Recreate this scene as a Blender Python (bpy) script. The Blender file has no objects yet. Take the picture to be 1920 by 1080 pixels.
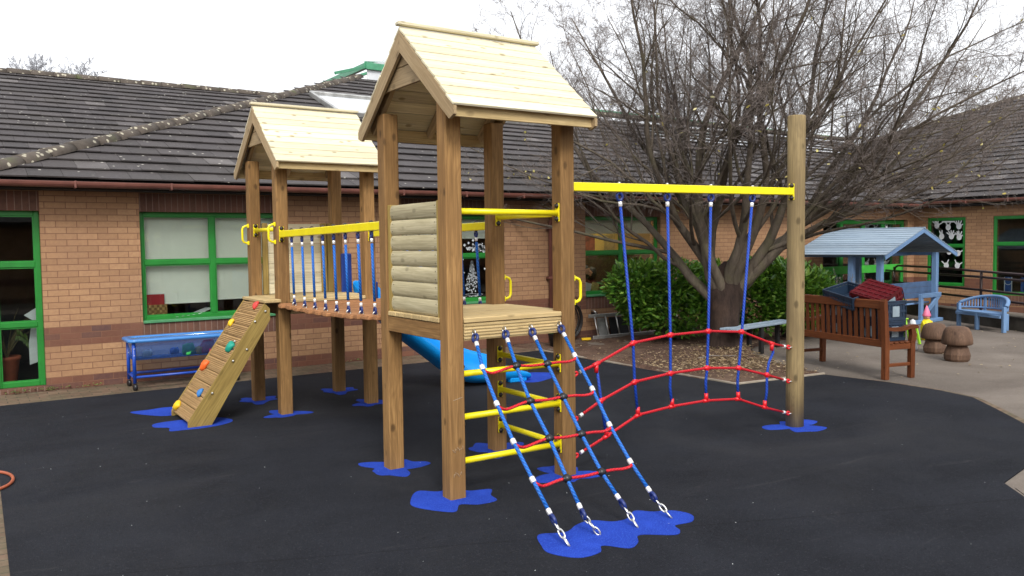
import bpy, math, random
import numpy as np
from mathutils import Vector, Matrix
R = math.radians
random.seed(7)
sc = bpy.context.scene
COL = sc.collection
# ------------------------------------------------------------------ camera
F, YAW, PITCH, ROLL, H = 1554.05, 0.5911, 0.0550, -0.0121, 1.7036
cf = Vector((math.sin(YAW)*math.cos(PITCH), math.cos(YAW)*math.cos(PITCH), -math.sin(PITCH)))
cr = Vector((math.cos(YAW), -math.sin(YAW), 0)); cu = cr.cross(cf)
r2 = math.cos(ROLL)*cr+math.sin(ROLL)*cu; u2 = -math.sin(ROLL)*cr+math.cos(ROLL)*cu
cam = bpy.data.objects.new('camera', bpy.data.cameras.new('camera')); COL.objects.link(cam)
cam.matrix_world = Matrix(((r2.x, u2.x, -cf.x, 0), (r2.y, u2.y, -cf.y, 0), (r2.z, u2.z, -cf.z, H), (0, 0, 0, 1)))
cam.data.sensor_width = 36; cam.data.lens = 36*F/1920; cam.data.clip_end = 600; cam.data.clip_start = .05
sc.camera = cam
# ------------------------------------------------------------------ world, sun, exposure
SUN_EL, SUN_AZ = 42, 205      # azimuth clockwise from +Y: behind the camera, a little to its left
w = bpy.data.worlds.new('World'); sc.world = w; w.use_nodes = True
nt = w.node_tree; bg = nt.nodes['Background']
sky = nt.nodes.new('ShaderNodeTexSky'); sky.sky_type = 'NISHITA'; sky.sun_disc = False
sky.sun_elevation = R(SUN_EL); sky.sun_rotation = R(SUN_AZ); sky.air_density = 1.0; sky.dust_density = 4.0; sky.ozone_density = 1.0
hs = nt.nodes.new('ShaderNodeHueSaturation'); hs.inputs['Saturation'].default_value = .22; hs.inputs['Value'].default_value = 1.0
nt.links.new(sky.outputs[0], hs.inputs['Color'])
cl = nt.nodes.new('ShaderNodeMix'); cl.data_type = 'RGBA'; cl.inputs['Factor'].default_value = .72; cl.inputs['B'].default_value = (4.1, 4.15, 4.3, 1)   # even overcast
nt.links.new(hs.outputs[0], cl.inputs['A']); nt.links.new(cl.outputs['Result'], bg.inputs[0]); bg.inputs[1].default_value = .15
sl = bpy.data.lights.new('sun', 'SUN'); sl.energy = 1.15; sl.angle = R(18); sl.color = (1, .97, .92)
so = bpy.data.objects.new('sun', sl); COL.objects.link(so)
sd = Vector((math.sin(R(SUN_AZ))*math.cos(R(SUN_EL)), math.cos(R(SUN_AZ))*math.cos(R(SUN_EL)), math.sin(R(SUN_EL))))
so.rotation_euler = sd.to_track_quat('Z', 'Y').to_euler()
sc.view_settings.view_transform = 'Standard'; sc.view_settings.look = 'None'; sc.view_settings.exposure = 1.12; sc.view_settings.gamma = 1
sc.render.engine = 'CYCLES'
sc.cycles.max_bounces = 8; sc.cycles.transparent_max_bounces = 12

# ------------------------------------------------------------------ materials
class NB:
    def __init__(s, name):
        s.m = bpy.data.materials.new(name); s.m.use_nodes = True; s.t = s.m.node_tree
        s.b = s.t.nodes['Principled BSDF']; s.out = s.t.nodes['Material Output']
    def n(s, ty, ins=None, **kw):
        nd = s.t.nodes.new('ShaderNode'+ty)
        for k, v in kw.items(): setattr(nd, k, v)
        for k, v in (ins or {}).items(): s.put(nd.inputs[k], v)
        return nd
    def put(s, sock, v):
        if isinstance(v, bpy.types.NodeSocket): s.t.links.new(v, sock)
        elif isinstance(v, (tuple, list)) and len(v) == 3 and sock.type == 'RGBA': sock.default_value = (*v, 1)
        else: sock.default_value = v
    def tc(s): return s.n('Attribute', attribute_name='tc').outputs['Vector']
    def obj(s): return s.n('TexCoord').outputs['Object']
    def scale(s, v, sc_): return s.n('VectorMath', {0: v, 1: sc_}, operation='MULTIPLY').outputs[0]
    def noise(s, v, scale=1, detail=4, rough=.55, dist=0):
        return s.n('TexNoise', {'Vector': v, 'Scale': scale, 'Detail': detail, 'Roughness': rough, 'Distortion': dist}).outputs['Fac']
    def ramp(s, f, stops):
        nd = s.n('ValToRGB', {'Fac': f}); e = nd.color_ramp.elements
        while len(e) < len(stops): e.new(.5)
        for el, (p, c_) in zip(e, stops):
            el.position = p; el.color = (*c_, 1) if isinstance(c_, tuple) else (c_, c_, c_, 1)
        return nd.outputs['Color']
    def mix(s, f, a, b, bt='MIX'):
        nd = s.n('Mix', data_type='RGBA', blend_type=bt); s.put(nd.inputs['Factor'], f); s.put(nd.inputs['A'], a); s.put(nd.inputs['B'], b)
        return nd.outputs['Result']
    def math(s, op, a, b=0.0, c_=0.0):
        nd = s.n('Math', operation=op); s.put(nd.inputs[0], a); s.put(nd.inputs[1], b); s.put(nd.inputs[2], c_); return nd.outputs[0]
    def bump(s, h, strength=.3, dist=.01):
        s.t.links.new(s.n('Bump', {'Height': h, 'Strength': strength, 'Distance': dist}).outputs[0], s.b.inputs['Normal'])
    def fin(s, col, rough=.6, metal=0, spec=.5):
        s.put(s.b.inputs['Base Color'], col); s.put(s.b.inputs['Roughness'], rough); s.put(s.b.inputs['Metallic'], metal)
        s.b.inputs['Specular IOR Level'].default_value = spec; return s.m

def paint(name, col, rough=.45, var=.12, metal=0, spec=.5, dirt=None, sc_=6):
    b = NB(name); v = b.obj(); f = b.noise(v, sc_, 5, .6)
    c2 = tuple(x*(1-var*2) for x in col); c1 = tuple(min(1, x*(1+var)) for x in col)
    c_ = b.ramp(f, [(.3, c2), (.7, c1)])
    if dirt: c_ = b.mix(b.ramp(b.noise(v, 2.3, 6, .7), [(.52, 0.), (.75, .6)]), c_, dirt)
    b.bump(b.noise(v, 60, 3), .08, .004)
    return b.fin(c_, rough, metal, spec)

def wood(name, base, dark, rough=.75, knot=1.0, blot=.5, ring=10., kcol=None, ksz=1.0):
    b = NB(name); v = b.tc()
    big = b.noise(b.scale(v, (1.6, 5, 5)), 1, 3, .5, .4)
    wob = b.n('VectorMath', {0: b.scale(v, (.55, ring, ring)), 1: b.scale(b.n('TexNoise', {'Vector': b.scale(v, (1.3, 3, 3)), 'Scale': 1.0, 'Detail': 2}).outputs['Color'], (1.1, 2.6, 2.6))}, operation='ADD').outputs[0]
    ringf = b.noise(wob, 1.6, 3, .5, .2)
    grain = b.noise(b.scale(v, (3, 95, 95)), 1, 4, .6)
    c_ = b.mix(b.ramp(ringf, [(.36, 0.), (.5, 1.), (.56, .25), (.66, .9)]), base, dark)
    c_ = b.mix(.45, c_, base)
    c_ = b.mix(b.ramp(big, [(.35, 0.), (.7, blot)]), c_, dark)
    c_ = b.mix(b.ramp(grain, [(.38, .5), (.6, 0.)]), c_, tuple(x*.62 for x in dark))
    vor = b.n('TexVoronoi', {'Vector': b.scale(v, (5.0, 9., 9.)), 'Scale': 1.0, 'Randomness': 1.0})
    k = b.ramp(b.math('ADD', vor.outputs['Distance'], b.math('MULTIPLY', b.noise(b.scale(v, (30, 60, 60)), 1, 2), .08)), [(.04, knot), (.13*ksz+.03, knot*.75), (.21*ksz+.03, 0.)])
    tone = b.ramp(b.noise(b.scale(v, (.12, .6, .6)), 1, 1), [(.36, .80), (.64, 1.1)])
    c_ = b.mix(1.0, c_, tone, 'MULTIPLY')
    c_ = b.mix(k, c_, kcol or tuple(x*.32 for x in dark))
    h = b.math('ADD', b.math('MULTIPLY', grain, .6), b.math('MULTIPLY', ringf, .6))
    b.bump(h, .35, .004)
    return b.fin(c_, rough, 0, .25)

M = {}
M['post'] = wood('post_timber', (.40, .228, .085), (.195, .103, .037), knot=.9, blot=.75)
M['round'] = wood('round_timber', (.42, .315, .15), (.22, .16, .08), knot=.85, blot=.8, ksz=1.1)
M['roofb'] = wood('pale_roof_board', (.76, .70, .51), (.66, .585, .385), knot=.8, blot=.25, kcol=(.20, .15, .07), ksz=.85)
M['barge'] = wood('barge_board', (.46, .345, .20), (.33, .23, .12), knot=.6, blot=.5)
M['deck'] = wood('deck_board', (.65, .50, .26), (.48, .34, .15), knot=.6, blot=.4)
M['log'] = wood('log_lap_board', (.56, .50, .33), (.40, .345, .20), knot=.6, blot=.5)
M['ramp'] = wood('ramp_board', (.50, .33, .15), (.34, .205, .085), knot=.6, blot=.5)
M['string'] = wood('ramp_stringer', (.40, .285, .085), (.25, .165, .045), knot=.4, blot=.5)
M['plank'] = wood('bridge_plank', (.46, .23, .10), (.30, .13, .055), knot=.2, blot=.4)
M['teak'] = wood('stained_bench_wood', (.175, .055, .018), (.09, .026, .01), rough=.5, knot=.1, blot=.4)
M['yellow'] = paint('yellow_powder_coat', (.86, .73, .008), .35, .04)
M['lbluep'] = wood('light_blue_painted_wood', (.20, .34, .56), (.14, .25, .45), rough=.6, knot=.0, blot=.4)
M['lblue2'] = wood('pale_blue_roof_paint', (.36, .44, .51), (.23, .31, .40), rough=.6, knot=.0, blot=.6)
M['green'] = paint('green_window_paint', (.016, .20, .028), .4, .08)
M['greenm'] = paint('green_rooflight_paint', (.06, .26, .14), .4, .12)
M['metal'] = paint('galvanised_metal', (.62, .62, .60), .3, .1, metal=.9)
M['alu'] = paint('aluminium', (.5, .5, .48), .42, .2, metal=.7)
M['ferr'] = paint('ferrule_metal', (.85, .85, .84), .3, .05, metal=.4)
M['bolt'] = paint('black_bolt_cap', (.02, .013, .01), .35, .1)
M['black'] = paint('black_plastic', (.012, .012, .014), .4, .1)
M['thimble'] = paint('navy_plastic', (.012, .028, .15), .4, .1)
M['gutter'] = paint('brown_gutter', (.16, .06, .045), .4, .15)
M['soffit'] = paint('dark_soffit', (.010, .008, .008), .8, .2)
M['slide'] = paint('slide_blue', (.005, .29, .78), .3, .06)
M['slided'] = paint('slide_panel_blue', (.006, .035, .22), .4, .06)
M['tabB'] = paint('table_frame_blue', (.01, .06, .38), .35, .1)
M['railb'] = paint('brown_rail_paint', (.028, .010, .008), .45, .15)
M['concrete'] = paint('dwarf_wall_concrete', (.10, .085, .065), .9, .3, dirt=(.05, .05, .03), sc_=3)
M['whitep'] = paint('white_card', (.62, .64, .66), .6, .06)
M['decal'] = paint('window_spray_white', (.62, .66, .68), .8, .1)
M['blind'] = paint('roller_blind', (.74, .74, .67), .8, .05, sc_=1.2)
M['redb'] = paint('red_book', (.33, .012, .02), .5, .05)
M['terra'] = paint('terracotta', (.30, .07, .03), .8, .15)
M['skin'] = paint('skin', (.5, .27, .18), .5, .04)
M['hair'] = paint('dark_hair', (.018, .010, .007), .6, .1)
M['jumper'] = paint('burgundy_jumper', (.09, .008, .012), .8, .1)
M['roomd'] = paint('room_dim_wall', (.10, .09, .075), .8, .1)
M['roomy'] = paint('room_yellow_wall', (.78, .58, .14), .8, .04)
M['furn'] = paint('dark_furniture', (.06, .032, .02), .6, .2)
M['pic1'] = paint('picture_green', (.10, .26, .10), .6, .5)
M['pic2'] = paint('picture_red', (.30, .08, .04), .6, .6)
M['pic3'] = paint('picture_cream', (.55, .46, .16), .6, .3)
M['hosek'] = paint('black_rubber', (.012, .01, .01), .5, .1)
M['orange'] = paint('orange_hose', (.36, .09, .04), .4, .08)
M['hold_r'] = paint('hold_red', (.62, .05, .04), .55, .08); M['hold_y'] = paint('hold_yellow', (.80, .50, .01), .55, .08)
M['hold_t'] = paint('hold_teal', (.005, .28, .20), .55, .08); M['hold_o'] = paint('hold_orange', (.75, .12, .012), .55, .08)
M['hold_b'] = paint('hold_blue', (.03, .17, .45), .55, .08)
M['crb'] = paint('crate_navy', (.018, .035, .065), .4, .1); M['crr'] = paint('crate_red', (.10, .006, .010), .3, .15)
M['crw'] = paint('crate_label', (.26, .33, .38), .5, .1)
M['lime'] = paint('lime_plastic', (.30, .62, .03), .4, .05)
M['pink'] = paint('gnome_pink', (.78, .18, .32), .5, .05); M['gyel'] = paint('gnome_yellow', (.78, .62, .01), .5, .05)
M['tgreen'] = paint('toy_green', (.05, .45, .10), .4, .05); M['tpink'] = paint('toy_pink', (.6, .03, .12), .4, .05)
M['card'] = paint('blue_card', (.02, .10, .38), .5, .3)
M['mush'] = wood('carved_wood', (.21, .125, .080), (.105, .062, .042), knot=.5, blot=1.0)
M['straw'] = wood('woven_straw', (.50, .33, .13), (.25, .14, .05), knot=0, blot=.3)

def rope_mat(name, c1, c2):
    b = NB(name); v = b.tc(); sx = b.n('SeparateXYZ', {0: v})
    ph = b.math('ADD', b.math('MULTIPLY', sx.outputs[0], 2*math.pi/.028), b.math('MULTIPLY', sx.outputs[1], 2*math.pi*3))
    s_ = b.math('MULTIPLY_ADD', b.math('SINE', ph), .5, .5)
    b.bump(s_, .6, .004)
    return b.fin(b.mix(s_, c2, c1), .5, 0, .4)
M['ropeb'] = rope_mat('blue_rope', (.008, .16, .60), (.004, .07, .33))
M['roped'] = rope_mat('deep_blue_rope', (.006, .065, .46), (.004, .03, .25))
M['roper'] = rope_mat('red_rope', (.66, .012, .025), (.42, .006, .014))
M['redpl'] = paint('red_plastic', (.66, .012, .02), .35, .06)

def brick_mat(name, soldier=False):
    b = NB(name); o = b.obj(); sp = b.n('SeparateXYZ', {0: o}); nrm = b.n('SeparateXYZ', {0: b.n('NewGeometry').outputs['Normal']})
    side = b.math('GREATER_THAN', b.math('ABSOLUTE', nrm.outputs[0]), .5)
    hx = b.math('ADD', b.math('MULTIPLY', sp.outputs[0], b.math('SUBTRACT', 1., side)), b.math('MULTIPLY', sp.outputs[1], side))
    vec = b.n('CombineXYZ', {0: hx, 1: sp.outputs[2], 2: 0.}).outputs[0]
    if soldier:
        vec = b.n('CombineXYZ', {0: sp.outputs[2], 1: hx, 2: 0.}).outputs[0]
    bt = b.n('TexBrick', {'Vector': vec, 'Color1': (0., 0., 0.), 'Color2': (1., 1., 1.), 'Mortar': (.5, .5, .5), 'Scale': 1.0, 'Mortar Size': .0045, 'Mortar Smooth': .25, 'Bias': 0., 'Brick Width': 9. if soldier else .225, 'Row Height': .075})
    rnd = bt.outputs['Color']; mo = bt.outputs['Fac']
    n1 = b.noise(o, 22, 5, .65); n2 = b.noise(o, 1.1, 4, .6)
    buff = b.ramp(rnd, [(0., (.325, .188, .100)), (.5, (.375, .218, .116)), (1., (.42, .25, .134))])
    red = b.ramp(rnd, [(0., (.085, .045, .045)), (.35, (.135, .058, .040)), (1., (.17, .07, .045))])
    if soldier: col = b.ramp(rnd, [(0., (.085, .045, .035)), (1., (.125, .058, .043))])
    else:
        z = sp.outputs[2]
        band = b.math('MULTIPLY', b.math('GREATER_THAN', z, .525), b.math('LESS_THAN', z, .75))
        band = b.math('MAXIMUM', band, b.math('LESS_THAN', z, .15))
        col = b.mix(band, buff, red)
    col = b.mix(b.ramp(n1, [(.3, .35), (.65, 0.)]), col, (.20, .10, .06))
    col = b.mix(b.ramp(n2, [(.4, 0.), (.8, .35)]), col, (.22, .13, .09))
    col = b.mix(mo, col, (.19, .095, .06) if not soldier else (.22, .15, .12))
    b.bump(b.math('SUBTRACT', b.math('MULTIPLY', n1, .25), mo), .5, .006)
    return b.fin(col, .9, 0, .2)
M['brick'] = brick_mat('buff_brick'); M['soldier'] = brick_mat('brown_soldier_course', True)

def tile_mat():
    b = NB('concrete_roof_tile'); o = b.obj(); v = b.tc(); sp = b.n('SeparateXYZ', {0: v})
    rnd = b.n('TexWhiteNoise', {'W': sp.outputs[2]}, noise_dimensions='1D').outputs['Value']
    base = b.ramp(rnd, [(0., (.031, .027, .028)), (.5, (.047, .040, .041)), (.93, (.058, .050, .051)), (.97, (.13, .118, .115))])
    base = b.mix(b.ramp(b.noise(o, 1.3, 5, .6), [(.42, 0.), (.7, .55)]), base, (.045, .038, .032))
    base = b.mix(b.ramp(b.noise(o, 30, 3, .6), [(.45, 0.), (.75, .3)]), base, (.11, .10, .095))
    vo = b.n('TexVoronoi', {'Vector': o, 'Scale': 7.0, 'Randomness': 1.0})
    lich = b.math('MULTIPLY', b.ramp(b.math('ADD', vo.outputs['Distance'], b.math('MULTIPLY', b.noise(o, 45, 3), .16)), [(.17, 1.), (.21, 0.)]), b.ramp(b.noise(o, .9, 3), [(.44, 0.), (.56, 1.)]))
    base = b.mix(lich, base, (.50, .48, .42))
    b.bump(b.noise(o, 50, 4), .25, .006)
    return b.fin(base, .72, 0, .4)
M['tile'] = tile_mat()
def hip_mat():
    b = NB('weathered_hip_tile'); o = b.obj()
    base = b.ramp(b.noise(o, 4, 5, .6), [(.3, (.055, .045, .036)), (.7, (.11, .09, .074))])
    base = b.mix(b.ramp(b.noise(o, 2.2, 4, .6), [(.58, 0.), (.72, .6)]), base, (.075, .10, .03))
    vo = b.n('TexVoronoi', {'Vector': o, 'Scale': 10., 'Randomness': 1.0})
    base = b.mix(b.ramp(b.math('ADD', vo.outputs['Distance'], b.math('MULTIPLY', b.noise(o, 30, 3), .25)), [(.34, .9), (.42, 0.)]), base, (.42, .39, .30))
    b.bump(b.noise(o, 30, 5), .5, .012)
    return b.fin(base, .85, 0, .3)
M['hip'] = hip_mat()

def ground_mat(name, c1, c2, c3, s1, s2, fleck=None, rough=.9, bs=.3, fs=160, fth=.62):
    b = NB(name); o = b.obj()
    col = b.ramp(b.noise(o, s1, 6, .65, .4), [(.32, c1), (.68, c2)])
    col = b.mix(b.ramp(b.noise(o, s2, 5, .6), [(.45, 0.), (.7, .7)]), col, c3)
    if fleck: col = b.mix(b.ramp(b.noise(o, fs, 2, .6), [(fth, 0.), (fth+.1, 1.)]), col, fleck)
    b.bump(b.noise(o, 140, 3, .7), bs, .006)
    return b.fin(col, rough, 0, .25)
def rubber_mat():
    b = NB('black_wet_pour_rubber'); o = b.obj()
    col = b.ramp(b.noise(o, 1.1, 6, .65, .4), [(.32, (.0100, .0112, .0150)), (.68, (.0185, .0205, .0270))])
    col = b.mix(b.ramp(b.noise(o, .38, 5, .6, 1.2), [(.46, 0.), (.72, .75)]), col, (.030, .0305, .034))
    col = b.mix(b.ramp(b.noise(b.scale(o, (.5, 2.6, 1)), 1.3, 6, .75, 1.5), [(.60, 0.), (.70, .35)]), col, (.055, .054, .056))
    col = b.mix(b.ramp(b.noise(o, 95, 2, .6), [(.58, 0.), (.72, .8)]), col, (.038, .040, .048))
    col = b.mix(b.ramp(b.noise(o, 40, 2, .6), [(.62, 0.), (.72, .6)]), col, (.006, .006, .008))
    sp = b.n('SeparateXYZ', {0: o}); wv = b.math('MULTIPLY', b.noise(o, 1.4, 2), .03)
    j1 = b.math('ABSOLUTE', b.math('SUBTRACT', b.math('ADD', b.math('MULTIPLY', sp.outputs[0], .42), b.math('ADD', sp.outputs[1], wv)), 4.95))
    j2 = b.math('ABSOLUTE', b.math('SUBTRACT', b.math('ADD', sp.outputs[1], wv), 7.25))
    jj = b.math('MINIMUM', j1, j2)
    col = b.mix(b.ramp(jj, [(.0, .55), (.012, .0)]), col, (.006, .006, .008))
    b.bump(b.math('ADD', b.noise(o, 130, 3, .7), b.math('MULTIPLY', jj, 0.)), .8, .008)
    return b.fin(col, .88, 0, .14)
M['rubber'] = rubber_mat()
M['patch'] = ground_mat('blue_wet_pour_rubber', (.012, .040, .33), (.020, .062, .45), (.010, .034, .28), 8, 2.5, (.035, .10, .50), .85, .8, fs=110, fth=.54)
M['patch'].node_tree.nodes['Principled BSDF'].inputs['Specular IOR Level'].default_value = .15
M['tarmac'] = ground_mat('worn_tarmac', (.115, .094, .078), (.205, .175, .148), (.10, .085, .072), .7, .25, (.30, .26, .22), .9, .4, fs=90, fth=.62)
M['soil'] = ground_mat('bark_and_soil', (.045, .025, .018), (.12, .07, .05), (.15, .10, .07), 9, 1.5, (.25, .16, .10), .95, 1.0, fs=45, fth=.6)
M['kerb'] = ground_mat('pale_timber_edging', (.26, .22, .17), (.36, .31, .25), (.2, .17, .13), 9, 3)
def paver_mat():
    b = NB('brick_paver'); o = b.obj()
    bt = b.n('TexBrick', {'Vector': o, 'Color1': (.115, .07, .048), 'Color2': (.19, .125, .085), 'Mortar': (.06, .05, .035), 'Scale': 1.0, 'Mortar Size': .006, 'Brick Width': .21, 'Row Height': .105})
    col = b.mix(b.ramp(b.noise(o, 2.5, 6, .7), [(.42, 0.), (.66, .8)]), bt.outputs['Color'], (.10, .09, .055))
    col = b.mix(b.ramp(b.noise(o, 9, 4, .7), [(.5, 0.), (.7, .5)]), col, (.20, .165, .11))
    b.bump(b.math('SUBTRACT', b.noise(o, 30, 4), bt.outputs['Fac']), .5, .01)
    return b.fin(col, .9, 0, .25)
M['paver'] = paver_mat()
def bark_mat(name, c1, c2, moss):
    b = NB(name); v = b.obj()
    n1 = b.noise(b.scale(v, (9, 9, 2.5)), 1, 6, .7, .5)
    col = b.ramp(n1, [(.3, c1), (.7, c2)])
    col = b.mix(b.ramp(b.noise(v, 3, 4, .6), [(.5, 0.), (.68, .6)]), col, moss)
    b.bump(n1, .8, .03)
    return b.fin(col, .9, 0, .2)
M['trunk'] = bark_mat('dark_trunk_bark', (.018, .012, .010), (.055, .036, .028), (.085, .052, .036))
M['bark'] = bark_mat('branch_bark', (.058, .046, .035), (.15, .122, .092), (.12, .112, .06))
M['twig'] = paint('twig_bark', (.175, .142, .125), .8, .25)
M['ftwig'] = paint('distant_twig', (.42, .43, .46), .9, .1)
def leaf_mat(name, cols):
    b = NB(name); v = b.tc(); sp = b.n('SeparateXYZ', {0: v})
    rnd = b.n('TexWhiteNoise', {'W': sp.outputs[2]}, noise_dimensions='1D').outputs['Value']
    col = b.ramp(rnd, cols)
    tr = b.n('BsdfTranslucent', {'Color': b.mix(.35, col, (.25, .35, .02))})
    b.fin(col, .32, 0, .5)
    mx = b.n('MixShader', {0: .25}); b.t.links.new(b.b.outputs[0], mx.inputs[1]); b.t.links.new(tr.outputs[0], mx.inputs[2])
    b.t.links.new(mx.outputs[0], b.out.inputs[0]); return b.m
M['laurel'] = leaf_mat('laurel_leaf', [(0., (.022, .07, .010)), (.5, (.075, .21, .024)), (.85, (.19, .38, .045)), (1., (.36, .52, .10))])
M['yleaf'] = leaf_mat('yellow_leaf', [(0., (.45, .34, .05)), (.6, (.60, .52, .16)), (1., (.55, .52, .36))])
M['fern'] = leaf_mat('fern_leaf', [(0., (.08, .16, .03)), (1., (.2, .3, .08))])
M['chip'] = leaf_mat('wood_chip', [(0., (.15, .09, .05)), (.5, (.38, .27, .15)), (1., (.60, .48, .30))])
def glass_mat(name, tint=(.92, .95, .93), refl=.06, trans=1.0):
    b = NB(name); t = b.n('BsdfTransparent', {'Color': tint}); g = b.n('BsdfGlossy', {'Color': (1., 1., 1.), 'Roughness': .015})
    fr = b.n('Fresnel', {'IOR': 1.45}).outputs[0]
    mx = b.n('MixShader', {0: b.math('MULTIPLY', fr, refl/.04*.5)}); b.t.links.new(t.outputs[0], mx.inputs[1]); b.t.links.new(g.outputs[0], mx.inputs[2])
    b.t.links.new(mx.outputs[0], b.out.inputs[0]); return b.m
M['glass'] = glass_mat('window_glass')
M['tray'] = glass_mat('clear_blue_plastic', (.62, .74, .95), .07)
_t = M['tray'].node_tree; _o = _t.nodes['Material Output']; _d = _t.nodes.new('ShaderNodeBsdfDiffuse'); _d.inputs[0].default_value = (.10, .24, .55, 1); _m = _t.nodes.new('ShaderNodeMixShader'); _m.inputs[0].default_value = .3
_t.links.new(_o.inputs[0].links[0].from_socket, _m.inputs[1]); _t.links.new(_d.outputs[0], _m.inputs[2]); _t.links.new(_m.outputs[0], _o.inputs[0])
def sky_glass():
    b = NB('rooflight_glass'); return b.fin((.92, .93, .94), .12, 1.0, .9)
M['rglass'] = sky_glass()

# ------------------------------------------------------------------ mesh builder
ORG = {}
class MB:
    def __init__(s): s.v = []; s.f = []; s.tc = []; s.mi = []; s.sm = []
    def _add(s, vs, fs, tcs, mi=0, sm=False, fix=True):
        o = len(s.v); vs = [Vector(p) for p in vs]
        if fix:
            cen = sum(vs, Vector())/len(vs)
        for f in fs:
            if fix:
                a, b_, c_ = vs[f[0]], vs[f[1]], vs[f[2]]; n = (b_-a).cross(c_-a); fc = sum((vs[i] for i in f), Vector())/len(f)
                if n.dot(fc-cen) < 0: f = tuple(reversed(f))
            s.f.append(tuple(i+o for i in f)); s.mi.append(mi); s.sm.append(sm)
        s.v += [tuple(p) for p in vs]; s.tc += tcs
    def cbox(s, c, ax, hl, bev=.004, mi=0, tcr=True):
        """oriented box: centre c, 3 unit axes (grain, width, thickness), half lengths hl"""
        c = Vector(c); ax = [Vector(a) for a in ax]; b = min(bev, min(hl)*.45)
        off = (random.uniform(0, 50), random.uniform(0, 50), random.uniform(0, 50)) if tcr else (0, 0, 0)
        vs = []; tcs = []; idx = {}
        for i in (-1, 1):
            for j in (-1, 1):
                for k in (-1, 1):
                    for m in range(3):
                        l = [i*hl[0], j*hl[1], k*hl[2]]
                        for q in range(3):
                            if q != m: l[q] -= (i, j, k)[q]*b
                        idx[(i, j, k, m)] = len(vs)
                        vs.append(c+ax[0]*l[0]+ax[1]*l[1]+ax[2]*l[2]); tcs.append((l[0]+off[0], l[1]+off[1], l[2]+off[2]))
        fs = []
        for m in range(3):
            q = [x for x in range(3) if x != m]
            for sgn in (-1, 1):
                f = []
                for a_, b_ in ((-1, -1), (1, -1), (1, 1), (-1, 1)):
                    t = [0, 0, 0]; t[m] = sgn; t[q[0]] = a_; t[q[1]] = b_; f.append(idx[(*t, m)])
                fs.append(tuple(f))
        for m in range(3):   # edges along axis m
            q = [x for x in range(3) if x != m]
            for a_ in (-1, 1):
                for b_ in (-1, 1):
                    t1 = [0, 0, 0]; t2 = [0, 0, 0]; t1[m] = -1; t2[m] = 1; t1[q[0]] = t2[q[0]] = a_; t1[q[1]] = t2[q[1]] = b_
                    fs.append((idx[(*t1, q[0])], idx[(*t2, q[0])], idx[(*t2, q[1])], idx[(*t1, q[1])]))
        for i in (-1, 1):
            for j in (-1, 1):
                for k in (-1, 1): fs.append((idx[(i, j, k, 0)], idx[(i, j, k, 1)], idx[(i, j, k, 2)]))
        s._add(vs, fs, tcs, mi); return s
    def box(s, x0, x1, y0, y1, z0, z1, bev=.004, mi=0, grain=None):
        l = [x1-x0, y1-y0, z1-z0]
        g = max(range(3), key=lambda i: l[i]) if grain is None else grain
        o = [x for x in range(3) if x != g]; E_ = [Vector((1, 0, 0)), Vector((0, 1, 0)), Vector((0, 0, 1))]
        return s.cbox(((x0+x1)/2, (y0+y1)/2, (z0+z1)/2), (E_[g], E_[o[0]], E_[o[1]]), (l[g]/2, l[o[0]]/2, l[o[1]]/2), bev, mi)
    def beam(s, p0, p1, w_, t_, up=(0, 0, 1), bev=.004, mi=0):
        p0 = Vector(p0); p1 = Vector(p1); d = (p1-p0); L_ = d.length; d.normalize()
        sd_ = d.cross(Vector(up)).normalized(); u_ = sd_.cross(d)
        return s.cbox((p0+p1)/2, (d, sd_, u_), (L_/2, w_/2, t_/2), bev, mi)
    def tube(s, pts, r, n=8, mi=0, cap=True, sm=True):
        pts = [Vector(p) for p in pts]; rs = r if isinstance(r, (list, tuple)) else [r]*len(pts)
        vs = []; tcs = []; fs = []; ln = 0; prev = None
        for i, p in enumerate(pts):
            d = (pts[min(i+1, len(pts)-1)]-pts[max(i-1, 0)]).normalized()
            if prev is None:
                a = d.cross(Vector((0, 0, 1)));  a = a if a.length > .1 else d.cross(Vector((1, 0, 0))); a.normalize()
            else: a = (prev-d*prev.dot(d)).normalized()
            prev = a; b_ = d.cross(a)
            if i: ln += (p-pts[i-1]).length
            for k in range(n):
                t = 2*math.pi*k/n; vs.append(p+(a*math.cos(t)+b_*math.sin(t))*rs[i]); tcs.append((ln, k/n, 0))
        for i in range(len(pts)-1):
            for k in range(n): fs.append((i*n+k, i*n+(k+1) % n, (i+1)*n+(k+1) % n, (i+1)*n+k))
        s._add(vs, fs, tcs, mi, sm, False)
        if cap:
            o = len(s.v)-len(vs); s.f.append(tuple(o+k for k in reversed(range(n)))); s.f.append(tuple(o+(len(pts)-1)*n+k for k in range(n)))
            s.mi += [mi, mi]; s.sm += [False, False]
        return s
    def lathe(s, prof, c=(0, 0, 0), n=20, ax=(0, 0, 1), mi=0, sm=True, wob=None):
        ax = Vector(ax).normalized(); a = ax.cross(Vector((1, 0, 0))); a = a if a.length > .1 else ax.cross(Vector((0, 1, 0))); a.normalize(); b_ = ax.cross(a)
        c = Vector(c); vs = []; tcs = []; fs = []
        for (r_, z_) in prof:
            for k in range(n):
                t = 2*math.pi*k/n; rr = r_*(wob(t, z_) if wob else 1); p = c+ax*z_+(a*math.cos(t)+b_*math.sin(t))*rr
                vs.append(p); tcs.append((z_, rr*math.cos(t), rr*math.sin(t)))
        m = len(prof)
        for i in range(m-1):
            for k in range(n): fs.append((i*n+k, i*n+(k+1) % n, (i+1)*n+(k+1) % n, (i+1)*n+k))
        fs.append(tuple(reversed(range(n)))); fs.append(tuple((m-1)*n+k for k in range(n)))
        s._add(vs, fs, tcs, mi, sm, False)
        return s
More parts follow.
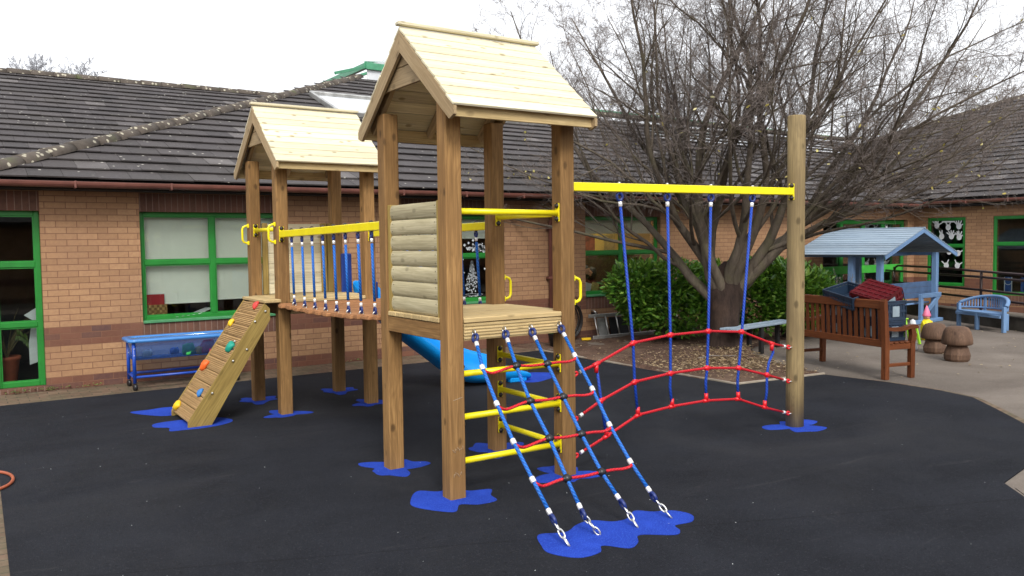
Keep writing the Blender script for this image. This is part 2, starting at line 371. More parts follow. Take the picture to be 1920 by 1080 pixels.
    def prism(s, poly, ex, mi=0, tcax=None):
        """planar polygon (3d pts) extruded by vector ex"""
        poly = [Vector(p) for p in poly]; ex = Vector(ex); n = len(poly)
        nr = Vector((0, 0, 0))
        for i in range(n): nr += poly[i].cross(poly[(i+1) % n])
        if nr.dot(ex) > 0: poly = poly[::-1]
        vs = poly+[p+ex for p in poly]; o = random.uniform(0, 50)
        g = (Vector(tcax).normalized() if tcax else (poly[1]-poly[0]).normalized()); e_ = ex.normalized(); q = g.cross(e_)
        tcs = [(p.dot(g)+o, p.dot(q)+o, p.dot(e_)) for p in vs]
        fs = [tuple(range(n)), tuple(reversed(range(n, 2*n)))]+[(i, i+n, (i+1) % n+n, (i+1) % n) for i in range(n)]
        s._add(vs, fs, tcs, mi, False, False); return s
    def ring(s, c, ax, R_, r_, n=16, m=6, mi=0, sx=1.0, sdir=None):
        ax = Vector(ax).normalized(); a = Vector(sdir).normalized() if sdir else ax.orthogonal().normalized(); b_ = ax.cross(a); c = Vector(c)
        pts = [c+(a*math.cos(t)*sx+b_*math.sin(t))*R_ for t in [2*math.pi*k/n for k in range(n+1)]]
        return s.tube(pts, r_, m, mi, False)
    def build(s, name, mats, parent=None, org=None):
        o_ = Vector(ORG.get(parent.name, (0, 0, 0))) if parent else Vector(org or (0, 0, 0))
        me = bpy.data.meshes.new(name); v = np.array(s.v, dtype=np.float32)-np.array(o_, dtype=np.float32)
        me.from_pydata(v.tolist(), [], s.f)
        for m_ in (mats if isinstance(mats, (list, tuple)) else [mats]): me.materials.append(M[m_] if isinstance(m_, str) else m_)
        me.polygons.foreach_set('material_index', s.mi); me.polygons.foreach_set('use_smooth', s.sm)
        at = me.attributes.new('tc', 'FLOAT_VECTOR', 'POINT'); at.data.foreach_set('vector', np.array(s.tc, dtype=np.float32).ravel())
        me.update(); ob = bpy.data.objects.new(name, me); COL.objects.link(ob)
        if parent: ob.parent = parent; ORG[ob.name] = tuple(o_)
        else: ob.location = o_; ORG[ob.name] = tuple(o_)
        return ob
def tag(o, label=None, cat=None, group=None, kind=None):
    if label: o['label'] = label
    if cat: o['category'] = cat
    if group: o['group'] = group
    if kind: o['kind'] = kind
    return o
def thing(name, loc, label, cat, group=None, local=False):
    e = bpy.data.objects.new(name, None); COL.objects.link(e); e.location = loc; e.empty_display_size = .2
    ORG[e.name] = (0, 0, 0) if local else tuple(loc)
    return tag(e, label, cat, group)
def place(o, loc, rz=0): o.location = loc; o.rotation_euler = (0, 0, rz)
def copy_tree(o, parent=None):
    c = o.copy(); COL.objects.link(c); c.parent = parent; ORG[c.name] = ORG.get(o.name, (0, 0, 0))
    for ch in o.children: copy_tree(ch, c)
    return c
def smooth_poly(pts, n=6):
    """closed Catmull-Rom through 2d pts"""
    out = []; m = len(pts)
    for i in range(m):
        p0, p1, p2, p3 = [Vector((*pts[(i+k-1) % m], 0)) for k in range(4)]
        for j in range(n):
            t = j/n; out.append(.5*((2*p1)+(-p0+p2)*t+(2*p0-5*p1+4*p2-p3)*t*t+(-p0+3*p1-3*p2+p3)*t**3))
    return [(p.x, p.y) for p in out]
def sheet(name, poly, z, mat, depth=.03, label=None, cat=None, kind='structure', group=None):
    b = MB(); b.prism([(x, y, z) for x, y in poly], (0, 0, -depth), 0, (1, 0, 0)); o = b.build(name, mat); return tag(o, label, cat, group, kind)

# ------------------------------------------------------------------ ground
sheet('ground', [(-120, -120), (160, -120), (160, 200), (-120, 200)], -.004, 'tarmac', .2)
black = [(.33, 10.46), (7.53, 10.50), (7.57, 6.60), (8.2, 6.52), (8.97, 6.43), (9.07, 5.6), (9.03, 4.95), (8.9, 4.52), (8.5, 4.1), (8.0, 3.6), (7.0, 3.0), (5.95, 2.80), (5.62, 2.45), (5.5, .5), (5.4, -2), (-.0, -2), (.17, 4.9), (.20, 6.8), (.25, 8.6)]
sheet('play_surface', black, .006, 'rubber', .03)
sheet('path', [(-3, 10.47), (7.6, 10.47), (7.6, 11.3), (-3, 11.3)], .0015, 'paver', .02)
sheet('pavement', [(-3, -3), (.15, -3), (.32, 10.46), (-3, 10.46)], .0015, 'paver', .02)
sheet('paved_corner', [(5.45, .2), (8.5, 1.2), (8.9, 3.9), (8.45, 3.95), (7.9, 3.5), (6.9, 2.95), (5.9, 2.7), (5.6, 2.4)], .0015, 'tarmac', .02)
edge = MB()
pth = [(9.02, 6.50), (9.20, 5.6), (9.16, 4.9), (9.0, 4.43), (8.58, 3.98), (8.1, 3.5), (7.1, 2.88)]
inn = [(8.93, 6.36), (9.02, 5.6), (8.99, 4.95), (8.86, 4.5), (8.47, 4.08), (7.98, 3.58), (6.98, 2.98)]
edge.prism([(x, y, .004) for x, y in inn]+[(x, y, .004) for x, y in reversed([(a*.35+c*.65+.03, b*.35+d*.65) for (a, b), (c, d) in zip(pth, inn)])], (0, 0, -.02), 0, (0, 1, 0))
tag(edge.build('brick_edging', 'paver'), kind='structure')
bed = [(7.56, 11.25), (7.56, 6.56), (8.2, 6.49), (9.0, 6.40), (9.15, 6.9), (9.5, 8.0), (10.4, 8.7), (11.9, 9.1), (13.3, 9.6), (14.2, 11.25)]
def bump_bed():
    b = MB(); nx, ny = 110, 80; idx = {}; vs = []; fs = []
    def inside(x, y):
        c_ = False; j = len(bed)-1
        for i in range(len(bed)):
            xi, yi = bed[i]; xj, yj = bed[j]
            if ((yi > y) != (yj > y)) and (x < (xj-xi)*(y-yi)/(yj-yi)+xi): c_ = not c_
            j = i
        return c_
    from mathutils import noise as mn
    for i in range(nx+1):
        for j in range(ny+1):
            x = 7.5+6.8*i/nx; y = 6.4+4.9*j/ny
            z = .02+.035*mn.noise(Vector((x*3, y*3, 0)))+.05*mn.noise(Vector((x*.8, y*.8, 4)))+.015*mn.noise(Vector((x*11, y*11, 1)))
            z += .10*math.exp(-((x-9.5)**2+(y-8.4)**2)/.35)
            if not inside(x, y): z = min(z, -.02)
            idx[i, j] = len(vs); vs.append((x, y, max(z, -.03) if inside(x, y) else -.03))
    for i in range(nx):
        for j in range(ny): fs.append((idx[i, j], idx[i+1, j], idx[i+1, j+1], idx[i, j+1]))
    b._add(vs, fs, [tuple(v) for v in vs], 0, True, False); return b, inside
bb, in_bed = bump_bed(); tag(bb.build('soil', 'soil'), kind='structure')
kb = MB(); kb.beam((7.56, 10.6, 0.0), (7.56, 6.56, 0.0), .035, .05); kb.beam((7.56, 6.55, 0.001), (9.0, 6.40, .001), .035, .05)
tag(kb.build('kerb', 'kerb'), kind='structure')

# blue splats in the rubber
def splat(name, pts, label, n=6):
    cx = sum(p[0] for p in pts)/len(pts); cy = sum(p[1] for p in pts)/len(pts)
    b = MB(); b.prism([(x, y, .0085) for x, y in smooth_poly(pts, n)], (0, 0, -.006), 0, (1, 0, 0))
    return tag(b.build('blue_patch', 'patch', None, (cx, cy, 0)), label, 'rubber patch', 'blue patches in the black rubber')
def star(cx, cy, seed, r=.27, asp=1.0):
    rr = random.Random(seed); a_, b_, c_ = [rr.uniform(0, 6.28) for _ in range(3)]; out = []
    for k in range(26):
        t = 2*math.pi*k/26; q = r*(.86+.22*math.sin(3*t+a_)+.15*math.sin(5*t+b_)+.07*math.sin(8*t+c_)); out.append((cx+q*math.cos(t)*asp, cy+q*math.sin(t)))
    return out
splat('a', [(2.439, 4.868), (2.40, 4.72), (2.549, 4.494), (2.66, 4.60), (2.76, 4.53), (2.899, 4.532), (2.93, 4.65), (3.0, 4.765), (2.86, 4.82), (2.83, 4.94), (2.68, 4.93), (2.57, 5.02)], 'blue splat round the foot of the nearest post')
splat('n', [(2.747, 3.846), (2.66, 3.70), (2.63, 3.58), (2.717, 3.437), (2.86, 3.43), (2.938, 3.50), (3.031, 3.383), (3.13, 3.42), (3.221, 3.503), (3.383, 3.387), (3.46, 3.42), (3.50, 3.50), (3.632, 3.49), (3.72, 3.58), (3.686, 3.70), (3.57, 3.76), (3.485, 3.839), (3.36, 3.76), (3.247, 3.766), (3.15, 3.86), (3.03, 3.85), (2.90, 3.79)], 'largest blue splat under the chains of the rope net')
xA, xC, yA, yB, yP, yQ, PW = 2.65, 3.585, 4.70, 5.616, 8.105, 9.0, .12
for (x, y, s_, lb) in [(xA, yB, 3, 'blue splat round the post left of the slatted side panel'), (xC, yA, 5, 'blue splat round the right front post behind the rope net'), (xC, yB, 8, 'blue splat round the back post below the yellow ladder rails'), (xA, yP, 11, 'blue splat round the front post of the far tower'), (xA, yQ, 14, 'blue splat beside the wooden climbing ramp under the far left post'), (xC, yP, 17, 'blue splat round the right front post of the far tower'), (xC, yQ, 21, 'farthest blue splat round the back post of the far tower')]:
    splat('p', star(x+.06, y+.06, s_, .245 if y < 6 else .215, 1.0), lb)
splat('e', star(6.28, 4.75, 31, .24, 1.25), 'blue splat round the foot of the lone round post')
splat('s', [(5.55, 8.45), (5.75, 8.15), (6.0, 8.2), (6.25, 8.35), (6.38, 8.55), (6.2, 8.75), (6.0, 8.8), (5.7, 8.7)], 'oval blue splat at the end of the slide')
splat('r', [(1.43, 9.20), (1.62, 9.22), (1.80, 9.25), (2.0, 9.1), (1.98, 8.85), (1.72, 8.78), (1.56, 8.93)], 'blue splat at the far corner of the climbing ramp foot')
splat('r2', [(1.53, 8.45), (1.49, 8.30), (1.60, 8.18), (1.58, 8.03), (1.72, 8.0), (1.85, 7.98), (2.05, 8.02), (2.18, 8.15), (2.13, 8.35), (1.95, 8.42), (1.75, 8.48)], 'blue splat at the near corner of the climbing ramp foot')

# ------------------------------------------------------------------ climbing frame
CF = thing('climbing_frame', (xA+.06, yA+.06, 0), 'timber climbing frame with two roofed towers, rope bridge, blue slide and rope nets', 'climbing frame')
def post(x, y, h, nm='post'):
    b = MB(); b.cbox((x+.06, y+.06, h/2-.05), ((0, 0, 1), (1, 0, 0), (0, 1, 0)), (h/2+.05, .06, .06), .009); return b.build(nm, 'post', CF)
def bolts(parent, pts, ax, r=.0165):
    for p in pts:
        b = MB(); b.lathe([(r*1.25, 0), (r*1.25, .004), (r, .007), (r*.8, .013), (r*.3, .016)], p, 10, ax); b.build('bolt', 'bolt', parent)
def tower(y0, dz, deck_z, pd):
    y1 = y0+pd
    # roof
    yr = y0+.52; zr = 3.195+dz; ze = 2.578+dz; he = .725   # ridge, eave, half depth
    x0, x1 = 2.595, 3.745
    sl = Vector((0, he, ze-zr)).normalized(); nb = 9; Ls = math.hypot(he, zr-ze)
    rb = MB()
    for sg in (-1, 1):
        d = Vector((0, sg*he, ze-zr)).normalized(); nn = Vector((0, sg*(zr-ze), he)).normalized()
        for k in range(nb):
            s0 = Ls*k/nb; s1 = Ls*(k+1)/nb+.012
            a = Vector((0, yr, zr))+d*s0; e = Vector((0, yr, zr))+d*s1
            a += nn*(-.004); e += nn*.003
            mid = (a+e)/2; dd = (e-a).normalized(); n2 = dd.cross(Vector((1, 0, 0)))*(1 if sg > 0 else -1)
            if n2.z < 0: n2 = -n2
            ex = random.uniform(-.004, .004)
            rb.cbox(((x0+x1)/2+ex, mid.y, mid.z)-Vector((0, 0, 0))-n2*.009 if False else Vector(((x0+x1)/2+ex, mid.y, mid.z))-n2*.009, ((1, 0, 0), dd, n2), ((x1-x0)/2, (e-a).length/2, .009), .003)
    roof = rb.build('roof', 'roofb', CF)
    b = MB(); b.cbox((3.17, yr, zr+.018), ((1, 0, 0), (0, 1, 0), (0, 0, 1)), (.592, .030, .014), .008); b.build('ridge_cap', 'roofb', roof)
    for sg in (-1, 1):
        b = MB(); fy = yr+sg*(he-.045)
        b.box(x0+.025, x1-.012, fy-.011, fy+.011, ze-.083, ze+.008, .003); b.build('fascia', 'deck', roof)
    for xx, nm in ((x0+.011, 'barge_board'), (x1-.011, 'barge_board')):
        for sg in (-1, 1):
            wv = .105
            p = [(xx-.011, yr, zr-.028), (xx-.011, yr+sg*(he+.005), ze-.026), (xx-.011, yr+sg*(he+.005), ze-.075), (xx-.011, yr+sg*(he-.055), ze-.098), (xx-.011, yr, zr-.028-wv*1.42)]
            b = MB(); b.prism(p, (.022, 0, 0), 0, (0, sg*he, ze-zr)); b.build(nm, 'barge', roof)
    for xx in (x0+.036, x1-.058):
        tz = [(zr-.06, zr-.262), (zr-.268, zr-.40)]
        for zt, zb in tz:
            f = lambda z_: (zr-.03-z_)*he/(zr-ze)
            zt2 = zt; b = MB(); b.prism([(xx, yr-f(zt2), zt2), (xx, yr+f(zt2), zt2), (xx, yr+f(zb), zb), (xx, yr-f(zb), zb)], (.022, 0, 0), 0, (0, 1, 0)); b.build('gable_board', 'barge', roof)
    for xx in (x0+.10, 3.17, x1-.10):     # rafters
        for sg in (-1, 1):
            b = MB(); b.beam((xx, yr, zr-.06), (xx, yr+sg*(he-.06), ze-.025+.0), .035, .07); b.build('rafter', 'barge', roof)
    # deck boards (along x)
    n = 8; db = MB()
    ya, yb = y0, y1+PW; wd = (yb-ya)/n
    for k in range(n):
        yy0 = ya+wd*k; xa_ = xA if .1 < (yy0-ya) and (yy0+wd) < yb-.1 else xA+PW+.003; xb_ = xC+PW if xa_ == xA else xC-.003
        db.box(xa_, xb_, yy0+.002, yy0+wd-.002, deck_z-.034, deck_z, .005)
    db.build('deck', 'deck', CF)
    for yy in (y0+.02, y1+PW-.02):
        b = MB(); zc = deck_z-.034-.058; 
        b.box(xA+PW+.004, xC-.006, yy-.010, yy+.010, deck_z-.15, deck_z-.038, .002)
        for k in range(5):
            z_ = deck_z-.052-k*.021
            b.box(xA+PW+.004, xC-.006, yy-.015, yy+.015, z_-.0065, z_+.0065, .003)
        b.build('deck_fascia', 'deck', CF)
    for xx in (xA+.028, xC+PW-.028):
        b = MB(); b.box(xx-.022, xx+.022, y0+PW+.003, y1-.003, deck_z-.15, deck_z-.038, .004); b.build('deck_joist', 'post', CF)
    return roof
for (x, y) in ((xA, yA), (xC, yA), (xA, yB), (xC, yB)): post(x, y, 2.66)
for (x, y) in ((xA, yP), (xC, yP), (xA, yQ), (xC, yQ)): post(x, y, 2.61)
tower(yA, 0, 1.207, yB-yA)
tower(yP, -.052, 1.163, yQ-yP)
# chalky scrawl on the nearest post
b = MB(); rr = random.Random(4)
for (zz, n_) in ((.33, 5), (.16, 4)):
    for k in range(n_):
        x0_ = 2.675+k*.016; z0_ = zz+rr.uniform(-.01, .01)
        b.tube([(x0_, 4.6995, z0_), (x0_+rr.uniform(-.006, .01), 4.6993, z0_+rr.uniform(.012, .03)), (x0_+.014, 4.6995, z0_+rr.uniform(-.01, .02))], .0011, 4)
b.tube([(2.68, 4.6995, .67), (2.75, 4.6995, .685)], .0012, 4)
b.build('chalk_scrawl', paint('faded_chalk', (.5, .42, .32), .9), CF)
# slatted side panel between A and B (x = xA) and back panel between Q and R
def log_panel(axis, c, a0, a1, z0, z1, sign, n, batt, mat, parent=CF):
    b = MB(); hz = (z1-z0)/n
    for k in range(n):
        zc = z0+hz*(k+.5); prof = []
        m = 10
        for q in range(m+1):
            t = -1+2*q/m; prof.append((sign*(.010+.022*math.sqrt(max(0, 1-(t*.94)**2))), zc+t*(hz/2-.0015)))
        prof = [(-sign*.006, zc-hz/2+.0015)]+prof+[(-sign*.006, zc+hz/2-.0015)]
        o = random.uniform(0, 50)
        if axis == 'y':
            P0 = [(c+d, a0, z) for d, z in prof]; ex = (0, a1-a0, 0)
        else:
            P0 = [(a0, c+d, z) for d, z in prof]; ex = (a1-a0, 0, 0)
        P0 = [Vector(p) for p in P0]; P1 = [p+Vector(ex) for p in P0]; nn_ = len(P0); L_ = a1-a0
        tcs = [(o, i*.012+o, o) for i in range(nn_)]+[(L_+o, i*.012+o, o) for i in range(nn_)]
        fs = [(i, (i+1) % nn_, (i+1) % nn_+nn_, i+nn_) for i in range(nn_)]+[tuple(reversed(range(nn_))), tuple(range(nn_, 2*nn_))]
        b._add(P0+P1, fs, tcs, 0, False, True)
    p = b.build('side_panel', mat, parent)
    for aa in batt:
        q = MB()
        if axis == 'y': q.box(c-.03*sign-.0, c+.034*sign, aa-.022, aa+.022, z0-.01, z1+.004, .004) if sign > 0 else q.box(c-.034, c+.03, aa-.022, aa+.022, z0-.01, z1+.004, .004)
        else: q.box(aa-.022, aa+.022, c-.034, c+.03, z0-.01, z1+.004, .004)
        q.build('batten', 'string', p)
    # nails
    q = MB()
    if axis == 'y' and sign < 0:
        for k in range(n):
            for aa in (a0+.03, a1-.035):
                for dz_ in (-.03, .03): q.lathe([(.0032, 0), (.0032, .002)], (c-.030, aa, z0+hz*(k+.5)+dz_*.9), 6, (-1, 0, 0))
        q.build('nails', 'bolt', p)
log_panel('y', 2.70, 4.865, 5.575, 1.212, 1.985, -1, 7, (4.845, 5.594), 'log')
b = MB()
for k in range(7): b.box(xA+PW+.03, xC-.03, 9.045, 9.066, 1.17+.11*k, 1.277+.11*k, .003)
bp = b.build('back_panel', 'roofb', CF)
for xx in (xA+PW+.045, xC-.10, xC-.028):
    b = MB(); b.box(xx-.03, xx+.03, 9.01, 9.044, 1.165, 1.945, .004); b.build('batten', 'string', bp)
# round post
b = MB(); b.lathe([(.079, -.02), (.078, .5), (.0765, 1.4), (.0765, 2.2), (.078, 2.79), (.074, 2.80), (.01, 2.803)], (6.28, 4.77, 0), 28); 
b.build('round_post', 'round', CF)
# bars
def bar(p0, p1, plates, r=.021, sq=None, nm='bar', ph=.065):
    b = MB()
    if sq: b.beam(p0, p1, sq[0], sq[1], (0, 0, 1), .005)
    else: b.tube([p0, p1], r, 14)
    o = b.build(nm, 'yellow', CF)
    d = (Vector(p1)-Vector(p0)).normalized()
    for c_, ax, wx in plates:          # plate centre, outward axis, in-plane width axis
        ax = Vector(ax); wx = Vector(wx); c_ = Vector(c_)
        q = MB(); q.cbox(c_, (Vector((0, 0, 1)), wx, ax), (ph, .0235, .0035), .003); pl = q.build('bracket', 'yellow', o)
        bolts(pl, [c_+Vector((0, 0, ph-.018))+ax*.0035, c_-Vector((0, 0, ph-.018))+ax*.0035], ax)
    return o
for z_ in (1.913, .832, .542, .245):
    bar((xA+PW, yA+.045, z_), (xC, yA+.045, z_-.004), [((xC-.0035, yA+.045, z_), (-1, 0, 0), (0, 1, 0)), ((xA+PW+.0035, yA+.045, z_), (1, 0, 0), (0, 1, 0))])
for z_ in (1.905, .80, .515, .222):
    bar((xC+.055, yA+PW, z_), (xC+.055, yB, z_), [((xC+.055, yB-.0035, z_), (0, -1, 0), (1, 0, 0)), ((xC+.055, yA+PW+.0035, z_), (0, 1, 0), (1, 0, 0))])
bar((xA+.06, yP+PW, 1.865), (xA+.06, yQ, 1.865), [((xA+.06, yQ-.0035, 1.865), (0, -1, 0), (1, 0, 0))])
beamL = bar((xA+.045, yP-.003, 1.812), (xA+.045, yB+PW, 1.842), [((xA+.045, yP-.0035, 1.812), (0, -1, 0), (1, 0, 0))], sq=(.045, .066), nm='bridge_beam', ph=.075)
beamR = bar((xC+.06, yP-.003, 1.812), (xC+.06, yB+PW, 1.842), [((xC+.06, yP-.0035, 1.812), (0, -1, 0), (1, 0, 0))], sq=(.045, .066), nm='bridge_beam', ph=.075)
beamN = bar((xC+PW, 4.76, 2.10), (6.205, 4.76, 2.125), [((6.20, 4.757, 2.122), (-.88, -.47, 0), (.47, -.88, 0))], sq=(.045, .064), nm='net_beam', ph=.072)
def handle(base, out, z0, z1):
    o = Vector(out); b = MB(); B = Vector(base); h = .07
    pts = [B+Vector((0, 0, z0)), B+o*.03+Vector((0, 0, z0)), B+o*(h-.012)+Vector((0, 0, z0+.012)), B+o*h+Vector((0, 0, z0+.035)), B+o*h+Vector((0, 0, z1-.035)), B+o*(h-.012)+Vector((0, 0, z1-.012)), B+o*.03+Vector((0, 0, z1)), B+Vector((0, 0, z1))]
    b.tube(pts, .0115, 10)
    for z_ in (z0, z1): b.cbox(B+o*.008+Vector((0, 0, z_)), ((0, 0, 1), o.cross(Vector((0, 0, 1))), o), (.022, .014, .009), .005)
    b.build('handle', 'yellow', CF)
handle((xC+PW, yB+.03, 0), (1, 0, 0), 1.245, 1.42); handle((xC+PW, yA+.03, 0), (1, 0, 0), 1.265, 1.44)
handle((xA, yP+.04, 0), (-1, 0, 0), 1.735, 1.91); handle((xA, yQ+.04, 0), (-1, 0, 0), 1.73, 1.915)
# rope hardware
def eye(p, d, mat, parent, sc_=1.0, ax=(0, 1, 0)):
    """thimble loop at p with the rope leaving along d; returns rope start"""
    d = Vector(d).normalized(); p = Vector(p); ax = Vector(ax); ax = (ax-d*ax.dot(d)).normalized()
    b = MB(); b.ring(p+d*.026*sc_, ax, .021*sc_, .0105*sc_, 14, 8, 0, 1.25, d); b.build('thimble', mat, parent)
    f0 = p+d*.058*sc_; f1 = p+d*.094*sc_
    b = MB(); b.tube([f0, f0+d*.004, f1-d*.004, f1], [.011*sc_, .0145*sc_, .0145*sc_, .011*sc_], 12); b.build('ferrule', 'ferr', parent)
    return f1-d*.004
def ring_up(p, ax, parent, r=.02):
    b = MB(); b.ring(p, ax, r, .0055, 14, 6); b.build('shackle', 'metal', parent)
# --- rope bridge
BR = MB(); k = 0; y = yB+PW+.012
plist = []
yy = 5.765
n_pl = 22; step = (7.985+.115-5.765)/n_pl
jag = [0, .02, 0, .02, .035, 0, .02, 0, 0, .03, 0, .02, 0, .03, 0, .0, .025, 0, .02, 0, .03, 0]
bridge = None
for i in range(n_pl):
    y0_ = yy+step*i; t = i/(n_pl-1); zt = 1.158-.030*t-.022*math.sin(math.pi*t)
    b = MB(); xo = -jag[i]
    b.box(2.635+xo, 3.735-xo, y0_+.005, y0_+step-.007, zt-.036, zt-.004, .006)
    for g in range(4):
        yg = y0_+.010+(step-.027)*(g+.5)/4; b.box(2.637+xo, 3.733-xo, yg-.0075, yg+.0075, zt-.006, zt+.0005, .002)
    p = b.build('bridge_deck' if bridge is None else 'bridge_plank', 'plank', bridge or CF)
    if bridge is None: bridge = p
bys = [7.81, 7.525, 7.262, 7.0, 6.745, 6.49, 6.23, 5.967]
for side, xx, bm in (('l', xA+.045, beamL), ('r', xC+.06, beamR)):
    for i, y0_ in enumerate(bys):
        t = (yP-y0_)/(yP-yB-PW); zb = 1.812+.03*t-.033; zd = 1.158-.03*(1-t)-.022*math.sin(math.pi*t)
        top = Vector((xx, y0_, zb)); bot = Vector((xx-.005 if side == 'l' else xx+.005, y0_-.05, zd+.012)); d = (bot-top).normalized()
        rp = MB(); st = top+d*.098; en = bot-d*.098
        rp.tube([st, (st+en)/2, en], .0115, 10); ro = rp.build('bridge_rope', 'ropeb', CF)
        ring_up(top+Vector((0, 0, .004)), (0, 1, 0), ro, .016); eye(top-Vector((0, 0, .008)), d, 'thimble', ro, .86, (1, 0, 0)); ring_up(bot, (0, 1, 0), ro, .018); eye(bot+Vector((0, 0, .004)), -d, 'thimble', ro, .86, (1, 0, 0))
        bolts(ro, [(xx, y0_, zb+.066)], (0, 0, 1), .016)
# --- cargo net
hooks = [(2.838, 4.682, 1.095), (3.078, 4.682, 1.10), (3.298, 4.682, 1.10), (3.548, 4.682, 1.105)]
anch = [(2.776, 3.60, .012), (3.03, 3.64, .012), (3.29, 3.60, .012), (3.57, 3.604, .012)]
nodes = [[(2.781, 4.493, .901), (3.036, 4.484, .892), (3.282, 4.476, .884), (3.542, 4.505, .913)],
         [(2.759, 4.294, .700), (3.005, 4.286, .692), (3.268, 4.284, .690), (3.531, 4.302, .708)],
         [(2.748, 4.097, .502), (3.006, 4.085, .490), (3.254, 4.079, .483), (3.506, 4.099, .504)],
         [(2.755, 3.909, .312), (2.987, 3.886, .289), (3.253, 3.882, .284), (3.507, 3.900, .303)]]
end = [(2.762, 3.755, .157), (2.977, 3.747, .149), (3.275, 3.749, .150), (3.529, 3.749, .150)]
netr = None
for i in range(4):
    h = Vector(hooks[i]); e = Vector(end[i]); d = (Vector(nodes[0][i])-h).normalized(); d2 = (e-Vector(nodes[3][i])).normalized(); e = e-d2*.022
    b = MB(); pts = [h+d*.088]+[Vector(nodes[r_][i]) for r_ in range(4)]+[e-d2*.0]
    b.tube(pts, .0118, 12); ro = b.build('net_rope', 'ropeb', CF)
    ring_up(h+Vector((0, .006, .012)), (1, 0, 0), ro, .02); eye(h, d, paint('blue_thimble%d' % i, (.03, .10, .36), .45) if i == 0 else 'thimble2', ro, 1.05, (1, .4, 0)) if False else eye(h, d, 'thimble', ro, 1.05, (1, .5, 0))
    bb_ = e+d2*.092; eye(bb_, -d2, 'thimble', ro, 1.05, (1, -.3, .2))
    # chain
    c0 = bb_-d2*.012; c1 = Vector(anch[i]); n_l = 3; dd = (c1-c0)/n_l; du = dd.normalized()
    for q in range(n_l):
        cc = c0+dd*(q+.5); a1_ = du.orthogonal().normalized() if q % 2 == 0 else du.cross(du.orthogonal()).normalized()
        b = MB(); b.ring(cc, a1_, .0135, .0055, 16, 6, 0, (dd.length/2+.007)/.0135, du); b.build('chain_link', 'metal', ro)
for r_ in range(4):
    P_ = [Vector(p) for p in nodes[r_]]; L = []
    dd = [(Vector(nodes[min(r_+1, 3)][i])-Vector(nodes[max(r_-1, 0)][i])).normalized() for i in range(4)]
    p0 = P_[0]+dd[0]*.012; p3 = P_[3]+dd[3]*.012
    pts = [p0, P_[0]+dd[0]*.034+Vector((.02, 0, 0)), P_[0]+(P_[1]-P_[0])*.30+Vector((0, -.006, -.036)), P_[0]+(P_[1]-P_[0])*.75+Vector((0, 0, -.010)), P_[1], P_[1]+(P_[2]-P_[1])*.5+Vector((0, 0, -.006)), P_[2],
           P_[2]+(P_[3]-P_[2])*.4+Vector((0, 0, -.012)), P_[2]+(P_[3]-P_[2])*.72+Vector((0, -.004, -.026)), P_[3]+dd[3]*.030+Vector((-.018, 0, 0)), p3]
    sp_ = []
    for i in range(len(pts)-1):
        a0, a1, a2, a3 = pts[max(i-1, 0)], pts[i], pts[i+1], pts[min(i+2, len(pts)-1)]
        for j in range(5):
            t = j/5; sp_.append(.5*((2*a1)+(-a0+a2)*t+(2*a0-5*a1+4*a2-a3)*t*t+(-a0+3*a1-3*a2+a3)*t**3))
    sp_.append(pts[-1])
    b = MB(); b.tube(sp_, .0095, 10); ro = b.build('net_crossing', 'roper', CF)
    for i in (0, 3):
        b = MB(); d = dd[i]; b.tube([P_[i]-d*.022, P_[i]-d*.018, P_[i]+d*.012, P_[i]+d*.016], [.0145, .0175, .0175, .0145], 12); b.build('ferrule', 'ferr', ro)
    for i in (1, 2):
        b = MB(); b.lathe([(.010, -.026), (.019, -.020), (.026, -.007), (.026, .007), (.019, .020), (.010, .026)], P_[i], 14, dd[i]); b.lathe([(.013, -.03), (.016, -.02), (.016, .02), (.013, .03)], P_[i], 10, (1, 0, 0)); b.build('connector', 'black', ro)
# --- traverse net between C and the round post
rows = [[(3.712, .725), (3.944, .787), (4.312, .918), (4.71, .951), (5.143, .951), (5.554, .917), (5.944, .786), (6.205, .728)],
        [(3.712, .385), (3.989, .508), (4.327, .614), (4.71, .643), (5.13, .646), (5.515, .609), (5.882, .513), (6.205, .42)],
        [(3.712, .115), (4.039, .229), (4.359, .351), (4.727, .374), (5.118, .375), (5.509, .343), (5.855, .227), (6.205, .128)]]
tops = [(4.179, 2.070), (4.678, 2.077), (5.173, 2.082), (5.684, 2.087)]
YN = 4.76; V3 = lambda p: Vector((p[0], YN, p[1]))
for ri, row in enumerate(rows):
    P_ = [V3(p) for p in row]; d0 = (P_[1]-P_[0]).normalized(); d1 = (P_[-1]-P_[-2]).normalized()
    b = MB(); b.tube([P_[0]+d0*.10]+P_[1:-1]+[P_[-1]-d1*.10], .0105, 10); ro = b.build('net_strand', 'roper', CF)
    for e_, d in ((P_[0], d0), (P_[-1], -d1)):
        b = MB(); b.ring(e_+d*.035, (0, 1, 0), .014, .0085, 12, 8, 0, 1.4, d); b.build('thimble', 'redpl', ro)
        b = MB(); b.tube([e_+d*.078, e_+d*.108], .0145, 10); b.build('ferrule', 'ferr', ro)
        b = MB(); b.ring(e_+d*.008, (0, .3, 1), .015, .005, 10, 6); b.build('shackle', 'metal', ro)
    for i in range(1, 7):
        p = P_[i]; dl = (P_[i]-P_[i-1]).normalized(); dr_ = (P_[i+1]-P_[i]).normalized()
        b = MB(); b.tube([p-dl*.034, p, p+dr_*.034], [.0155, .0175, .0155], 10)
        end_tee = (ri == 2) or (ri == 0 and i in (1, 6))
        dv = Vector((0, 0, 1)) if ri == 2 else Vector((0, 0, -1))
        if end_tee: b.tube([p, p+dv*.062], [.017, .0165], 12)
        else: b.lathe([(.01, -.024), (.0165, -.016), (.0165, .016), (.01, .024)], p, 10)
        b.build('clamp', 'redpl', ro)
